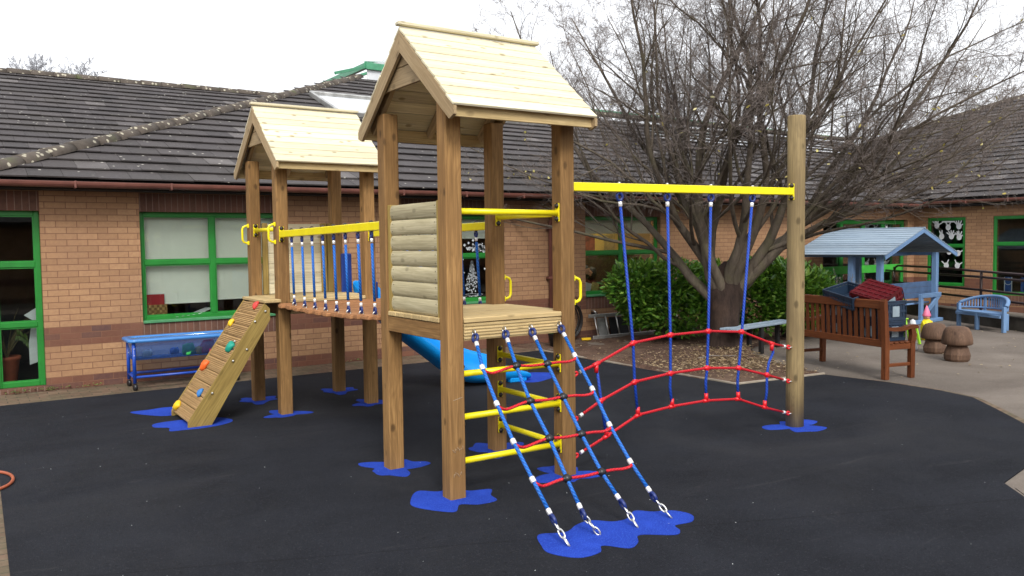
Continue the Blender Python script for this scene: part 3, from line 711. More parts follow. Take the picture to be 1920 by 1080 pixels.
for i in range(6):
    col_ = [V3(rows[r_][i+1]) for r_ in range(3)]
    if 1 <= i <= 4: tp = V3(tops[i-1]); d = (col_[0]-tp).normalized(); pts = [tp+d*.098]+col_
    else: pts = col_
    if i == 5: pts = [pts[0], pts[0]+Vector((.02, 0, -.08)), pts[0]*.4+pts[1]*.6, pts[1], (pts[1]+pts[2])/2+Vector((.012, 0, 0)), pts[2]]
    elif i in (2, 3, 4): pts = pts[:-1]+[pts[-2]*.6+pts[-1]*.4+Vector((-.012, 0, 0)), pts[-1]]
    b = MB(); b.tube(pts, .0115, 10); ro = b.build('net_dropper', 'roped', CF)
    if 1 <= i <= 4:
        ring_up(tp+Vector((0, 0, .008)), (.4, 1, 0), ro, .018); eye(tp-Vector((0, 0, .004)), d, 'thimble', ro, 1.1, (.3, 1, 0))
        b = MB(); b.lathe([(.013, 0), (.013, .008), (.006, .013)], (tops[i-1][0], YN, tops[i-1][1]+.066), 10); b.build('nut', 'metal', ro)
# --- climbing ramp
ry0, ry1 = 8.085, 8.76; Pb = Vector((1.75, 0, .055)); Pt = Vector((2.50, 0, 1.135)); rd_ = (Pt-Pb).normalized(); rn = Vector((-rd_.z, 0, rd_.x)); Lr = (Pt-Pb).length
rampo = None; nb = 10
for k in range(nb):
    b = MB(); s0 = Lr*k/nb; s1 = Lr*(k+1)/nb-.006; c_ = Pb+rd_*(s0+s1)/2
    b.cbox((c_.x, (ry0+ry1)/2, c_.z)-rn*.012 if False else Vector((c_.x, (ry0+ry1)/2, c_.z))-rn*.016, ((0, 1, 0), rd_, rn), ((ry1-ry0)/2, (s1-s0)/2, .010), .003)
    for g in range(6):
        cg = Pb+rd_*(s0+.008+(s1-s0-.016)*(g+.5)/6)
        b.cbox(Vector((cg.x, (ry0+ry1)/2, cg.z))-rn*.003, ((0, 1, 0), rd_, rn), ((ry1-ry0)/2, .0060, .0065), .002)
    o = b.build('climbing_ramp' if rampo is None else 'ramp_board', 'ramp', rampo or CF)
    if rampo is None: rampo = o
for yy_ in (ry0-.024, ry1+.002):
    q = [Pb+rn*.004, Pt+rn*.004, Pt+Vector((.045, 0, -.05)), Pt+Vector((.045, 0, -.16)), Vector((1.955, 0, .0)), Vector((1.745, 0, .0))]
    b = MB(); b.prism([(p.x, yy_, p.z) for p in q], (0, .022, 0), 0, rd_); b.build('stringer', 'string', rampo)
b = MB(); b.box(2.49, 2.655, 8.04, 8.80, 1.138, 1.170, .006, grain=1); b.build('ramp_lip', 'deck', rampo)
for (x_, z_) in ((2.50, 1.06), (2.396, .965), (2.197, .787), (2.175, .60), (1.973, .311), (2.309, .70)):
    b = MB(); b.lathe([(.012, 0), (.012, .008), (.005, .016)], (x_, ry0-.024, z_), 10, (0, -1, 0)); b.build('bolt', 'metal', rampo)
def blob(b, c, ax, r, seed, flat=.6):
    rr_ = random.Random(seed); ph = [rr_.uniform(0, 6.28) for _ in range(4)]
    b.lathe([(r*.95, 0), (r*1.05, r*.25), (r*.98, r*.6*flat*1.4), (r*.7, r*flat*1.35), (r*.3, r*flat*1.5), (.001, r*flat*1.42)], c, 16, ax, 0, True, lambda t, z: 1+.16*math.sin(3*t+ph[0]+z*30)+.09*math.sin(5*t+ph[1]-z*50))
    b.ring(Vector(c)+Vector(ax)*r*flat*1.35, ax, r*.3, r*.12, 10, 6)
for y_, t_, mt, rr_ in ((8.259, .97, 'hold_r', .042), (8.67, .79, 'hold_y', .042), (8.204, .61, 'hold_t', .056), (8.62, .413, 'hold_o', .055), (8.244, .219, 'hold_b', .04), (8.66, .055, 'hold_y', .05)):
    p = Pb+(Pt-Pb)*t_; b = MB(); blob(b, Vector((p.x, y_, p.z)), rn, rr_, int(t_*100)); b.build('climbing_hold', mt, rampo)
# --- slide: section swept along x
sp_ = [(3.70, 1.12), (3.82, .99), (4.07, .75), (4.30, .56), (4.55, .37), (4.86, .16), (5.05, .105), (5.30, .09), (5.55, .085), (5.78, .07), (5.86, .04)]
def slide():
    b = MB(); yc = 8.55; hw = .27; vs = []; tcs = []; fs = []
    near = [.13, .13, .12, .125, .13, .10, .10, .10, .09, .06, .02]; far = [.18, .31, .50, .40, .38, .38, .36, .27, .22, .12, .03]
    secs = []
    for (x_, z_), wn, wf in zip(sp_, near, far):
        lo_ = z_-.05 if z_ > .2 else max(0., z_-.10)
        s_ = [(-hw-.03, lo_), (-hw-.03, z_+wn-.012), (-hw-.018, z_+wn), (-hw, z_+wn-.012), (-hw+.012, z_+.03), (-hw+.05, z_), (0, z_-.006), (hw-.05, z_), (hw-.012, z_+.03), (hw, z_+wf-.012), (hw+.018, z_+wf), (hw+.03, z_+wf-.012), (hw+.03, lo_)]
        secs.append([(x_, yc+a_, z) for a_, z in s_])
    m = len(secs[0])
    for s_ in secs: vs += s_
    for i in range(len(secs)-1):
        for k in range(m): fs.append((i*m+k, (i+1)*m+k, (i+1)*m+(k+1) % m, i*m+(k+1) % m))
    fs.append(tuple(range(m))); fs.append(tuple((len(secs)-1)*m+k for k in reversed(range(m))))
    b._add(vs, fs, [tuple(v) for v in vs], 0, True, False)
    o = b.build('slide', 'slide', CF)
    md = o.modifiers.new('sub', 'SUBSURF'); md.levels = 1; md.render_levels = 1; md.subdivision_type = 'CATMULL_CLARK'
    for (a_, b__, z_) in ((8.88, 8.92, 1.60), (8.18, 8.22, 1.30)):
        b = MB(); b.box(3.64, 3.76, a_, b__, 1.12, z_, .012); b.build('slide_cheek', 'slided', o)
    b = MB(); b.box(5.52, 5.76, 8.27, 8.83, .0, .065, .02); b.build('slide_foot', 'slide', o)
slide()

# ------------------------------------------------------------------ school building
YW = 11.255; X0W = .25; XR = 19.3
SB = thing('school_building', (9.0, 11.25, 0), 'single storey brick school with dark tiled hipped roofs and green framed windows', 'building')
wins = [(.34, .85, .06, 2.145), (1.94, 3.74, .75, 2.145), (5.58, 7.38, .75, 2.145), (9.10, 10.89, .75, 2.145), (15.75, 19.02, .0, 2.13)]
wl = MB(); xs = X0W
for (a, b_, z0, z1) in wins:
    wl.box(xs, a, YW, YW+.28, -.1, 2.46, 0, grain=0)
    if z0 > 0: wl.box(a, b_, YW, YW+.28, -.1, z0, 0, grain=0)
    wl.box(a, b_, YW, YW+.28, z1, 2.46, 0, grain=0)
    xs = b_
wl.box(xs, XR, YW, YW+.28, -.1, 2.46, 0, grain=0)
wl.box(X0W, X0W+.04, YW+.28, YW+3, -.1, 2.46, 0)
wall = wl.build('wall', 'brick', SB)
rw = MB(); RW = [(9.42, 7.4, .40, 2.16), (10.93, 10.03, .56, 2.16)]
for (y1, y0, z0, z1) in ((7.4, -7.0, None, None), (9.42, 7.4, .40, 2.16), (10.03, 9.42, None, None), (10.93, 10.03, .56, 2.16), (YW, 10.93, None, None)):
    if z0 is None: rw.box(XR, XR+.28, y0, y1, -.1, 2.62, 0)
    else: rw.box(XR, XR+.28, y0, y1, -.1, z0, 0); rw.box(XR, XR+.28, y0, y1, z1, 2.62, 0)
rw.build('wall', 'brick', SB)
bw = MB(); bw.box(-14, 12, 14.2, 14.4, -.1, 2.5, 0); bw.build('wall', 'brick', SB)
# courtyard side behind the camera, seen only in the window glass
bw = MB(); bw.box(-9, 26, -7.3, -7.0, -.1, 2.6, 0); bw.build('wall', 'brick', SB)
bw = MB(); bw.prism([(-9, -6.6, 2.5), (26, -6.6, 2.5), (26, -12.5, 5.0), (-9, -12.5, 5.0)], (0, -.05, -.1)); bw.build('roof', 'tile', SB)
def win(x0, x1, z0, z1, vb, hb, fw=.055, y=YW+.085, mat='green', bot=.07, nm='window', fy=.05, ux=None, parent=SB):
    """framed window in the plane y (or x if ux given): vb vertical mullions, hb transoms"""
    def T(a, b_, c_, d_, m, dy0=0, dy1=fy, bev=.006):
        if ux is None: m.box(a, b_, y+dy0, y+dy1, c_, d_, bev)
        else: m.box(ux+dy0, ux+dy1, a, b_, c_, d_, bev)
    hb = sorted(hb); f = MB()
    T(x0, x0+fw, z0, z1, f); T(x1-fw, x1, z0, z1, f); T(x0+fw, x1-fw, z1-fw, z1, f); T(x0+fw, x1-fw, z0, z0+bot, f)
    for v in vb: T(v-fw*.6, v+fw*.6, z0+bot, z1-fw, f)
    xs = [x0+fw]+[q for v in vb for q in (v-fw*.6, v+fw*.6)]+[x1-fw]
    for h_ in hb:
        for i in range(0, len(xs), 2): T(xs[i], xs[i+1], h_-fw*.55, h_+fw*.55, f, -.004 if False else 0.0)
    o = f.build(nm, mat, parent)
    g = MB(); T(x0+fw*.5, x1-fw*.5, z0+bot*.5, z1-fw*.5, g, fy*.55, fy*.55+.005, 0); g.build('pane', 'glass', o)
    # beading round each light
    bd = MB(); zs = [z0+bot]+[q for h_ in hb for q in (h_-fw*.55, h_+fw*.55)]+[z1-fw]
    for i in range(0, len(xs), 2):
        for j in range(0, len(zs), 2):
            a, b_, c_, d_ = xs[i], xs[i+1], zs[j], zs[j+1]; t = .014
            T(a, a+t, c_, d_, bd, fy*.25, fy*.5, 0); T(b_-t, b_, c_, d_, bd, fy*.25, fy*.5, 0); T(a+t, b_-t, c_, c_+t, bd, fy*.25, fy*.5, 0); T(a+t, b_-t, d_-t, d_, bd, fy*.25, fy*.5, 0)
    bd.build('beading', mat, o)
    return o
w1 = win(.34, .85, .06, 2.145, [], [1.51, .80], .06, bot=.065)
w2 = win(1.94, 3.74, .75, 2.145, [2.84], [1.50]); w3 = win(5.58, 7.38, .75, 2.145, [6.48], [1.50]); w4 = win(9.10, 10.89, .75, 2.145, [9.995], [1.50])
for (a, b_, o) in ((1.94, 3.74, w2), (5.58, 7.38, w3), (9.10, 10.89, w4)):
    s_ = MB(); s_.box(a+.003, b_-.003, YW-.03, YW+.085, .735, .77, .006); s_.build('sill', paint('sill_green', (.07, .26, .11), .5), o)
    s_ = MB(); s_.box(a, b_, YW-.003, YW+.02, .524, .749, 0); s_.build('soldier_course', 'soldier', SB)
    s_ = MB(); s_.box(a, b_, YW-.003, YW+.02, 2.146, 2.375, 0); s_.build('soldier_course', 'soldier', SB)
s_ = MB(); s_.box(X0W, .85, YW-.003, YW+.02, 2.146, 2.375, 0); s_.build('soldier_course', 'soldier', SB)
s_ = MB(); s_.box(X0W, .86, YW-.02, YW+.03, -.02, .055, .004); s_.build('door_sill', 'soldier', SB)
# door screen at the far end and right-hand wing windows
d1 = win(15.78, 19.0, .02, 2.12, [16.55, 17.37, 18.15], [1.0], .085, mat='green', bot=.1, nm='door_screen')
kb2 = MB(); kb2.box(15.87, 18.9, YW+.07, YW+.09, .90, 1.075, .003); kb2.build('kick_band', paint('bright_green_panel', (.055, .40, .05), .45), d1)
for (x_, z_) in ((16.60, 2.0), (18.20, 2.0)):
    b = MB(); b.box(x_, x_+.06, YW+.05, YW+.07, 1.88, 1.98, .004); b.build('door_closer', 'whitep', d1)
w5 = win(7.4, 9.42, .40, 2.16, [8.40], [1.54], .06, ux=XR+.02); w6 = win(10.03, 10.93, .56, 2.16, [], [1.50], .06, ux=XR+.02)
for (a, b_, z_) in ((7.4, 9.42, .40),):
    s_ = MB(); s_.box(XR-.004, XR+.02, a, b_, z_-.22, z_-.001, 0); s_.build('soldier_course', 'soldier', SB)
# blinds
def blind(x0, x1, z0, z1, o, y=YW+.205):
    b = MB(); b.box(x0, x1, y, y+.004, z0, z1, 0); b.box(x0, x1, y-.004, y+.008, z0-.02, z0, .003); b.build('blind', 'blind', o)
blind(1.99, 2.82, .975, 2.12, w2); blind(2.87, 3.70, 1.0, 2.12, w2); blind(5.62, 7.34, 1.79, 2.12, w3); blind(9.14, 10.85, 1.86, 2.12, w4)
# rooms
def room(x0, x1, y0, y1, mat, z1=2.4):
    b = MB(); fs = []
    vs = [(x0, y0, .02), (x1, y0, .02), (x1, y1, .02), (x0, y1, .02), (x0, y0, z1), (x1, y0, z1), (x1, y1, z1), (x0, y1, z1)]
    b._add(vs, [(0, 1, 2, 3), (7, 6, 5, 4), (3, 2, 6, 7), (0, 3, 7, 4), (2, 1, 5, 6)], [tuple(v) for v in vs], 0, False, False)
    b.build('room', mat, SB)
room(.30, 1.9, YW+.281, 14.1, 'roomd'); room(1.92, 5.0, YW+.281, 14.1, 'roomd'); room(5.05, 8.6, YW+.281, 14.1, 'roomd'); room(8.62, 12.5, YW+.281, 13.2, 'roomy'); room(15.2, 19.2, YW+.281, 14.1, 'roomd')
b = MB(); b.box(9.3, 10.9, 12.0, 12.25, 2.33, 2.38, .01); lampm = bpy.data.materials.new('ceiling_lamp_diffuser'); lampm.use_nodes = True
lampm.node_tree.nodes['Principled BSDF'].inputs['Emission Color'].default_value = (1, .93, .8, 1); lampm.node_tree.nodes['Principled BSDF'].inputs['Emission Strength'].default_value = 5
b.build('ceiling_lamp', lampm, SB)
def roomr(y0, y1):
    b = MB(); x0, x1, z1 = XR+.281, XR+3.2, 2.5
    vs = [(x0, y0, .02), (x1, y0, .02), (x1, y1, .02), (x0, y1, .02), (x0, y0, z1), (x1, y0, z1), (x1, y1, z1), (x0, y1, z1)]
    b._add(vs, [(0, 1, 2, 3), (7, 6, 5, 4), (3, 2, 6, 7), (0, 1, 5, 4), (2, 1, 5, 6)], [tuple(v) for v in vs], 0, False, False); b.build('room', 'roomd', SB)
roomr(5, 9.7); roomr(9.72, 11.2)
# roofs : real overlapping tiles
PT = .40; ca = 1/math.hypot(1, PT); sa = PT*ca
def tiles(name, e0, dx, dy, L_, rows_, lo, hi, gauge=.375, tw=.36, z0=2.47, seed=1):
    """e0 eave origin (x,y); dx unit along eave; dy unit up-slope (plan); lo/hi(row distance in plan)->range along eave"""
    rr_ = random.Random(seed); b = MB(); e0 = Vector((*e0, z0)); dx = Vector((*dx, 0)); up = Vector((dy[0]*ca, dy[1]*ca, sa)); nn_ = dx.cross(up); nn_ = nn_ if nn_.z > 0 else -nn_
    vs = []; fs = []; tcs = []
    for r_ in range(rows_):
        s_ = r_*gauge; pl_ = s_*ca; a0, a1 = lo(pl_), hi(pl_)
        if a1 <= a0: continue
        x_ = a0-(0 if r_ % 2 else tw/2)+ (a0*-1 % tw if False else 0)
        x_ = math.floor(a0/tw)*tw+(tw/2 if r_ % 2 else 0)-tw
        while x_ < a1:
            p, q = max(x_+.002, a0), min(x_+tw-.002, a1)
            if q-p > .02:
                j = rr_.uniform(-.003, .003); h1 = .056+rr_.uniform(-.004, .005); h2 = .022; t_ = .017; o = len(vs); rn_ = rr_.uniform(0, 1000)
                for (aa, ss, hh) in ((p, s_+j, h1), (q, s_+j, h1), (q, s_+gauge+.05, h2), (p, s_+gauge+.05, h2), (p, s_+j, h1-t_), (q, s_+j, h1-t_), (q, s_+gauge+.05, h2-t_), (p, s_+gauge+.05, h2-t_)):
                    vs.append(tuple(e0+dx*aa+up*ss+nn_*hh)); tcs.append((aa, ss, rn_))
                fs += [(o, o+1, o+2, o+3), (o+7, o+6, o+5, o+4), (o, o+4, o+5, o+1), (o+1, o+5, o+6, o+2), (o+3, o+2, o+6, o+7), (o, o+3, o+7, o+4)]
            x_ += tw
    if dx.cross(Vector((dy[0], dy[1], 0))).z < 0: fs = [tuple(reversed(f)) for f in fs]
    b._add(vs, fs, tcs, 0, False, False); o = b.build(name, 'tile', SB)
    # boarding under the tiles
    Lp = rows_*gauge*ca; q = MB(); ks_ = [Lp*k/16 for k in range(17)]; pts = [e0+dx*hi(k)+up*(k/ca)-nn_*.002 for k in ks_ if hi(k) > lo(k)]+[e0+dx*lo(k)+up*(k/ca)-nn_*.002 for k in reversed(ks_) if hi(k) > lo(k)]
    q.prism([tuple(p) for p in pts], tuple(nn_*-.03)); q.build('roof_deck', 'soffit', o)
    return o
HX = .14; YE = 10.85
zr_ = lambda y_: 2.47+(y_-YE)*PT
# main front roof: hip from the left corner, valley against the right wing
mainr = tiles('roof', (0, YE), (1, 0), (0, 1), 0, 23, lambda p: HX+p if p < 7.99 else HX+p, lambda p: 19.0+p if p < 5.9 else HX+8.25+(8.2-p)*2.5)
rightr = tiles('roof', (19.0, YE), (0, -1), (1, 0), 0, 24, lambda p: -p if p < 5.15 else -5.15*2+p, lambda p: 17.5, z0=2.56, seed=3)
leftr = tiles('roof', (0, 13.65), (1, 0), (0, 1), 0, 22, lambda p: -16, lambda p: 7.6, seed=5, z0=2.46)
for (nm, P0, P1, ex) in (('roof_back', (HX+6, 17.0, 4.85), (26, 17.0, 4.85), (0, 6, -2.4)), ('roof_back', (-16, 21.3, 5.47), (7.6, 21.3, 5.47), (0, 7, -2.8))):
    b = MB(); a = Vector(P0); c_ = Vector(P1); e = Vector(ex); b.prism([a, c_, c_+e, a+e], (0, 0, -.05)); b.build(nm, 'tile', SB)
def hip_row(p0, p1, r=.12, L_=.42, nm='ridge_tile'):
    p0 = Vector(p0); p1 = Vector(p1); d = (p1-p0); n_ = int(d.length/L_); d.normalize(); b = MB(); rr_ = random.Random(int(p0.x*10)+3)
    up = Vector((0, 0, 1)); sd_ = d.cross(up).normalized(); u_ = sd_.cross(d)
    for i in range(n_):
        a = p0+d*L_*i; e = a+d*(L_+.02); k = 10; vs = []; o_ = u_*rr_.uniform(-.008, .008)
        for (q, rr2) in ((a, r*1.0), (e, r*.90)):
            for j in range(k+1):
                t = math.pi*(j/k); vs.append(q+o_+sd_*math.cos(t)*rr2*1.05+u_*(math.sin(t)*rr2*.85-.02))
        vs.append(a+o_-u_*.02); vs.append(e+o_-u_*.02)
        fs = [(j, j+1, j+k+2, j+k+1) for j in range(k)]+[(j+1, j, 2*k+2) for j in range(k)]+[(j+k+1, j+k+2, 2*k+3) for j in range(k)]
        b._add(vs, fs, [tuple(v) for v in vs], 0, True, True)
    return b.build(nm, 'hip', SB)
hip_row((HX-.1, YE-.1, 2.47), (8.45, 19.1, 5.80), .125, .45, 'hip_tile')
hip_row((-16, 21.25, 5.52), (7.7, 21.25, 5.52), .15, .45)
hip_row((9.5, 18.2, 5.5), (13.4, 17.25, 5.09), .14); hip_row((13.4, 17.1, 5.05), (24.9, 16.85, 4.95), .14)
hip_row((24.4, 15.75, 4.75), (30.2, 9.95, 7.05), .14)
b = MB(); b.prism([(24.1, 16.0, 4.6), (30.2, 9.9, 7.0), (34, 14, 5.4), (28, 20, 3.0)], (0, 0, -.05)); b.build('roof_back', 'tile', SB)
b = MB(); b.prism([(18.75, 11.0, 2.46), (19.25, 10.7, 2.46), (24.6, 16.0, 4.60), (24.0, 16.4, 4.60)], (0, 0, -.03)); b.build('valley_board', 'soffit', SB)
# gutters, soffits, fascia
def gutter(p0, p1, out, br=.9):
    p0 = Vector(p0); p1 = Vector(p1); d = (p1-p0).normalized(); out = Vector(out); b = MB(); vs = []; n_ = 8
    prof = [(math.cos(math.pi*(1+j/n_))*.055, math.sin(math.pi*(1+j/n_))*.058) for j in range(n_+1)]
    prof = [(-.055, .012)]+prof+[(.055, .012)]; prof2 = [(x_*.9, z_*.9+.002) for x_, z_ in reversed(prof)]; pr = prof+prof2
    for q in (p0, p1):
        for (x_, z_) in pr: vs.append(q+out*x_+Vector((0, 0, z_)))
    m = len(pr); fs = [(j, (j+1) % m, (j+1) % m+m, j+m) for j in range(m)]+[tuple(range(m)), tuple(reversed(range(m, 2*m)))]
    b._add(vs, fs, [tuple(v) for v in vs], 0, False, False)
    o = b.build('gutter', 'gutter', SB); n_ = int((p1-p0).length/br)
    for i in range(n_+1):
        b = MB(); c_ = p0+d*(br*i+.1); b.cbox(c_+out*.0+Vector((0, 0, -.024)), (d, out, Vector((0, 0, 1))), (.012, .062, .042), .006)
        b.build('gutter_bracket', 'gutter', o)
gutter((HX-.1, 10.83, 2.455), (19.0, 10.83, 2.47), (0, -1, 0), 1.05); gutter((18.98, 10.85, 2.52), (18.98, -6.0, 2.55), (-1, 0, 0))
b = MB(); b.box(HX, 19.1, 10.90, 10.93, 2.385, 2.45, .003); b.box(HX, 19.1, 10.93, YW, 2.382, 2.40, 0); b.build('soffit', 'soffit', SB)
b = MB(); b.box(19.05, 19.08, -6.6, 10.9, 2.405, 2.56, .003); b.box(19.08, XR, -6.6, 10.9, 2.40, 2.42, 0); b.build('soffit', 'soffit', SB)
# downpipe
b = MB(); b.tube([(8.30, 10.85, 2.40), (8.30, 10.86, 2.30), (8.30, 11.13, 2.12), (8.30, 11.19, 2.02), (8.30, 11.19, .02)], .036, 14); dp = b.build('downpipe', 'gutter', SB)
b = MB()
for z_ in (1.93, 1.1, .3): b.box(8.235, 8.365, 11.14, 11.25, z_-.02, z_+.02, .004)
b.build('pipe_clip', 'gutter', dp)
# roof windows on the main roof
def roofwin(x0, x1, ya, yb, bars=1):
    up = Vector((0, ca, sa)); nn_ = Vector((0, -sa, ca)); P = lambda x_, y_, h_: Vector((x_, y_, zr_(y_)))+nn_*h_
    f = MB()
    for (a, c_) in (((x0, ya), (x0, yb)), ((x1, ya), (x1, yb)), ((x0, ya), (x1, ya)), ((x0, yb), (x1, yb))):
        f.beam(P(*a, .09), P(*c_, .09), .07, .10, nn_, .01)
    for k in range(1, bars): xx = x0+(x1-x0)*k/bars; f.beam(P(xx, ya, .10), P(xx, yb, .10), .03, .06, nn_, .005)
    o = f.build('roof_window', 'alu', SB); g = MB(); g.prism([P(x0+.02, ya+.02, .10), P(x1-.02, ya+.02, .10), P(x1-.02, yb-.02, .10), P(x0+.02, yb-.02, .10)], tuple(nn_*-.01)); g.build('pane', 'rglass', o)
    return o
roofwin(6.12, 8.9, 14.9, 16.4); roofwin(9.4, 11.35, 15.45, 16.35); 
# glazed strips near the main ridge
for (xa_, xb_) in ((14.6, 18.4), (20.2, 22.2)):
    for k in range(5):
        yy_ = 15.0+.34*k; g = MB(); nn_ = Vector((0, -sa, ca)); P = lambda x_, y_, h_: Vector((x_, y_, zr_(y_)))+nn_*h_
        g.prism([P(xa_+k*.15, yy_, .085), P(xb_-k*.1, yy_, .085), P(xb_-k*.1, yy_+.2, .07), P(xa_+k*.15, yy_+.2, .07)], tuple(nn_*-.012)); g.build('glazed_strip', 'rglass', SB)
b = MB(); b.beam((14.0, 17.1, 5.16), (24.8, 16.95, 5.04), .08, .05); b.build('ridge_rail', 'greenm', SB)
# lantern at the apex
LT = (8.50, 18.95, 5.62)
b = MB(); x_, y_, z_ = LT
b.beam((x_, y_, z_+.42), (x_+3.6, y_, z_+.42), .10, .16); b.beam((x_, y_, z_+.40), (x_-1.0, y_-.5, z_+.06), .04, .07)
b.beam((x_, y_, z_+.50), (x_+1.8, y_+1.8, z_+1.0), .07, .07); b.beam((x_+1.8, y_, z_+.5), (x_+1.8, y_+1.8, z_+1.0), .05, .06); b.beam((x_+3.6, y_, z_+.5), (x_+1.8, y_+1.8, z_+1.0), .06, .06); b.beam((x_+.9, y_, z_+.5), (x_+1.4, y_+1.4, z_+1.1), .05, .06)
b.beam((x_, y_+3.6, z_+.42), (x_+1.8, y_+1.8, z_+1.0), .07, .07); b.beam((x_, y_, z_+.42), (x_, y_+3.6, z_+.42), .10, .14)
ln = b.build('rooflight', 'greenm', SB)
b = MB(); b.box(x_+.05, x_+3.55, y_+.02, y_+.05, z_-.05, z_+.34, .003); b.build('upstand', 'whitep', ln)
b = MB(); b.prism([(x_+.05, y_+.02, z_+.49), (x_+3.5, y_+.02, z_+.49), (x_+1.8, y_+1.78, z_+1.2)], (0, 0, -.01)); b.build('pane', 'glass', ln)

# ---- decals on the windows
def frost_tree():
    b = MB(); rr_ = random.Random(2); cx, zb, ht, yy_ = 6.86, .86, .50, YW+.106
    for k in range(260):
        t = rr_.random()**.7; half = .17*(1-t)+.01; half *= .72+.28*(1-((t*5) % 1)); x_ = cx+rr_.uniform(-half, half); z_ = zb+.05+t*ht; s_ = rr_.uniform(.006, .014)
        b.prism([(x_-s_, yy_, z_), (x_, yy_, z_-s_), (x_+s_, yy_, z_), (x_, yy_, z_+s_)], (0, .001, 0))
    for k in range(60):
        x_ = cx+rr_.uniform(-.19, .19); z_ = zb+rr_.uniform(-.01, .03)*(1-abs(x_-cx)*3); s_ = rr_.uniform(.01, .018)
        b.prism([(x_-s_*1.5, yy_, z_), (x_, yy_, z_-s_), (x_+s_*1.5, yy_, z_), (x_, yy_, z_+s_)], (0, .001, 0))
    b.build('frost_tree_decal', 'decal', w3); b = MB()
    for k in range(90):       # cloud of spray above the transom
        x_ = 7.02+rr_.gauss(0, .12); z_ = 1.60+rr_.gauss(.03, .035); s_ = rr_.uniform(.012, .028)
        if z_ > 1.54: b.prism([(x_-s_, yy_, z_), (x_, yy_, z_-s_), (x_+s_, yy_, z_), (x_, yy_, z_+s_)], (0, .001, 0))
    b.build('frost_cloud_decal', 'decal', w3)
    for (x_, z_) in ((6.69, 1.44), (6.98, 1.45), (6.70, 1.23), (6.98, 1.14), (7.1, 1.28), (6.66, 1.05), (7.15, 1.0), (6.3, 1.4), (6.2, 1.1)):
        b = MB(); b.lathe([(.018, 0), (.018, .002)], (x_, yy_, z_), 10, (0, -1, 0)); b.build('snow_dot_decal', 'decal', w3)
frost_tree()
def hands():
    rr_ = random.Random(9); xx = XR+.038
    pos = [(10.72, 1.98), (10.45, 1.93), (10.20, 1.95), (10.60, 1.72), (10.37, 1.72), (10.19, 1.70), (10.42, 1.36), (10.21, 1.33), (10.48, 1.04), (10.22, 1.04), (10.74, 1.32), (10.72, 1.05)]
    for (y_, z_) in pos:
        b = MB(); n_ = 14; b.prism([(xx, y_+.060*math.cos(2*math.pi*k/n_), z_+.070*math.sin(2*math.pi*k/n_)) for k in range(n_)], (-.002, 0, 0))
        up_ = rr_.sample([-50, -25, 0, 22, 60], rr_.choice([2, 2, 3, 5]))
        for a_ in up_:
            a_ = R(a_+rr_.uniform(-5, 5)); d = Vector((0, -math.sin(a_), math.cos(a_))); s_ = Vector((0, d.z, -d.y))*.015; c0 = Vector((xx-.0005, y_, z_))+d*.04; c1 = c0+d*.10
            b.prism([c0-s_, c0+s_, c1+s_*.8, c1+d*.015, c1-s_*.8], (-.002, 0, 0))
        b.build('paper_hand_decal', 'whitep', w6)
    b = MB(); b.box(xx-.003, xx-.001, 10.30, 10.60, 2.045, 2.08, 0); b.build('paper_strip_decal', 'whitep', w6)
hands()

# ---- things seen through or inside the windows
YI = YW+.14
b = MB(); 
k_ = thing('basket', (2.12, YW+.22, .78), 'small woven basket on the sill inside the blind-covered window', 'basket')
b = MB()
for r_ in range(5):
    for c_ in range(9):
        o_ = .004 if (r_+c_) % 2 else 0
        b.box(1.975+c_*.032, 1.975+c_*.032+.030, YW+.142-o_, YW+.147-o_, .785+r_*.034, .785+r_*.034+.032, .002, (r_+c_) % 2, grain=0 if (r_+c_) % 2 else 2)
b.box(1.975, 2.263, YW+.149, YW+.158, .782, .955, .002); b.box(1.975, 2.263, YW+.19, YW+.20, .782, .955, .002); b.box(1.975, 1.983, YW+.158, YW+.19, .782, .955, .002); b.box(2.255, 2.263, YW+.158, YW+.19, .782, .955, .002)
b.build('weave', ['straw', paint('dark_straw', (.20, .10, .03), .8)], k_)
b = MB(); b.box(2.0, 2.235, YW+.163, YW+.175, .80, 1.09, .003); b.box(1.99, 2.243, YW+.177, YW+.182, .80, 1.10, .002, 1); tag(b.build('book', ['redb', 'whitep'], None, (2.1, YW+.18, .8)), 'red book standing in the woven basket', 'book')
b = MB(); rr_ = random.Random(3)
for k in range(5):
    x_ = 2.32+k*.07; b.beam((x_, YW+.14, .79+.006*k), (x_+.22, YW+.26, .795+.008*k+(.05 if k == 4 else 0)), .16, .002, (0, 0, 1), 0)
tag(b.build('paper_stack', 'whitep', None, (2.45, YW+.2, .79)), 'loose white papers lying on the inner sill right of the basket', 'papers')
# inner sills
b = MB()
for a, c_ in ((1.92, 3.76), (5.56, 7.4), (9.08, 10.9)): b.box(a, c_, YW+.137, YW+.40, .74, .776, .002)
b.build('inner_sill', 'whitep', SB)
# pot plant in the glazed door
k_ = thing('potted_plant', (.47, 11.62, .1), 'tall spiky plant in a terracotta pot behind the left glazed door', 'potted plant')
b = MB(); b.lathe([(.09, 0), (.10, .01), (.135, .26), (.15, .27), (.15, .31), (.13, .31), (.11, .29)], (.47, 11.62, .10), 20); b.build('pot', 'terra', k_)
b = MB(); rr_ = random.Random(5)
for k in range(16):
    a_ = rr_.uniform(0, 6.28); t_ = rr_.uniform(.1, .5); L_ = rr_.uniform(.4, .8); p = Vector((.47, 11.62, .38)); d = Vector((math.cos(a_)*t_, math.sin(a_)*t_*.5, 1)).normalized(); pts = [p]
    for q in range(5): p = p+d*L_/5; d = (d+Vector((math.cos(a_)*.12, math.sin(a_)*.06, -.12))).normalized(); pts.append(p)
    b.tube(pts, [.006, .005, .005, .004, .003, .002], 5)
b.build('stem', paint('dry_stem', (.16, .13, .05), .7), k_)
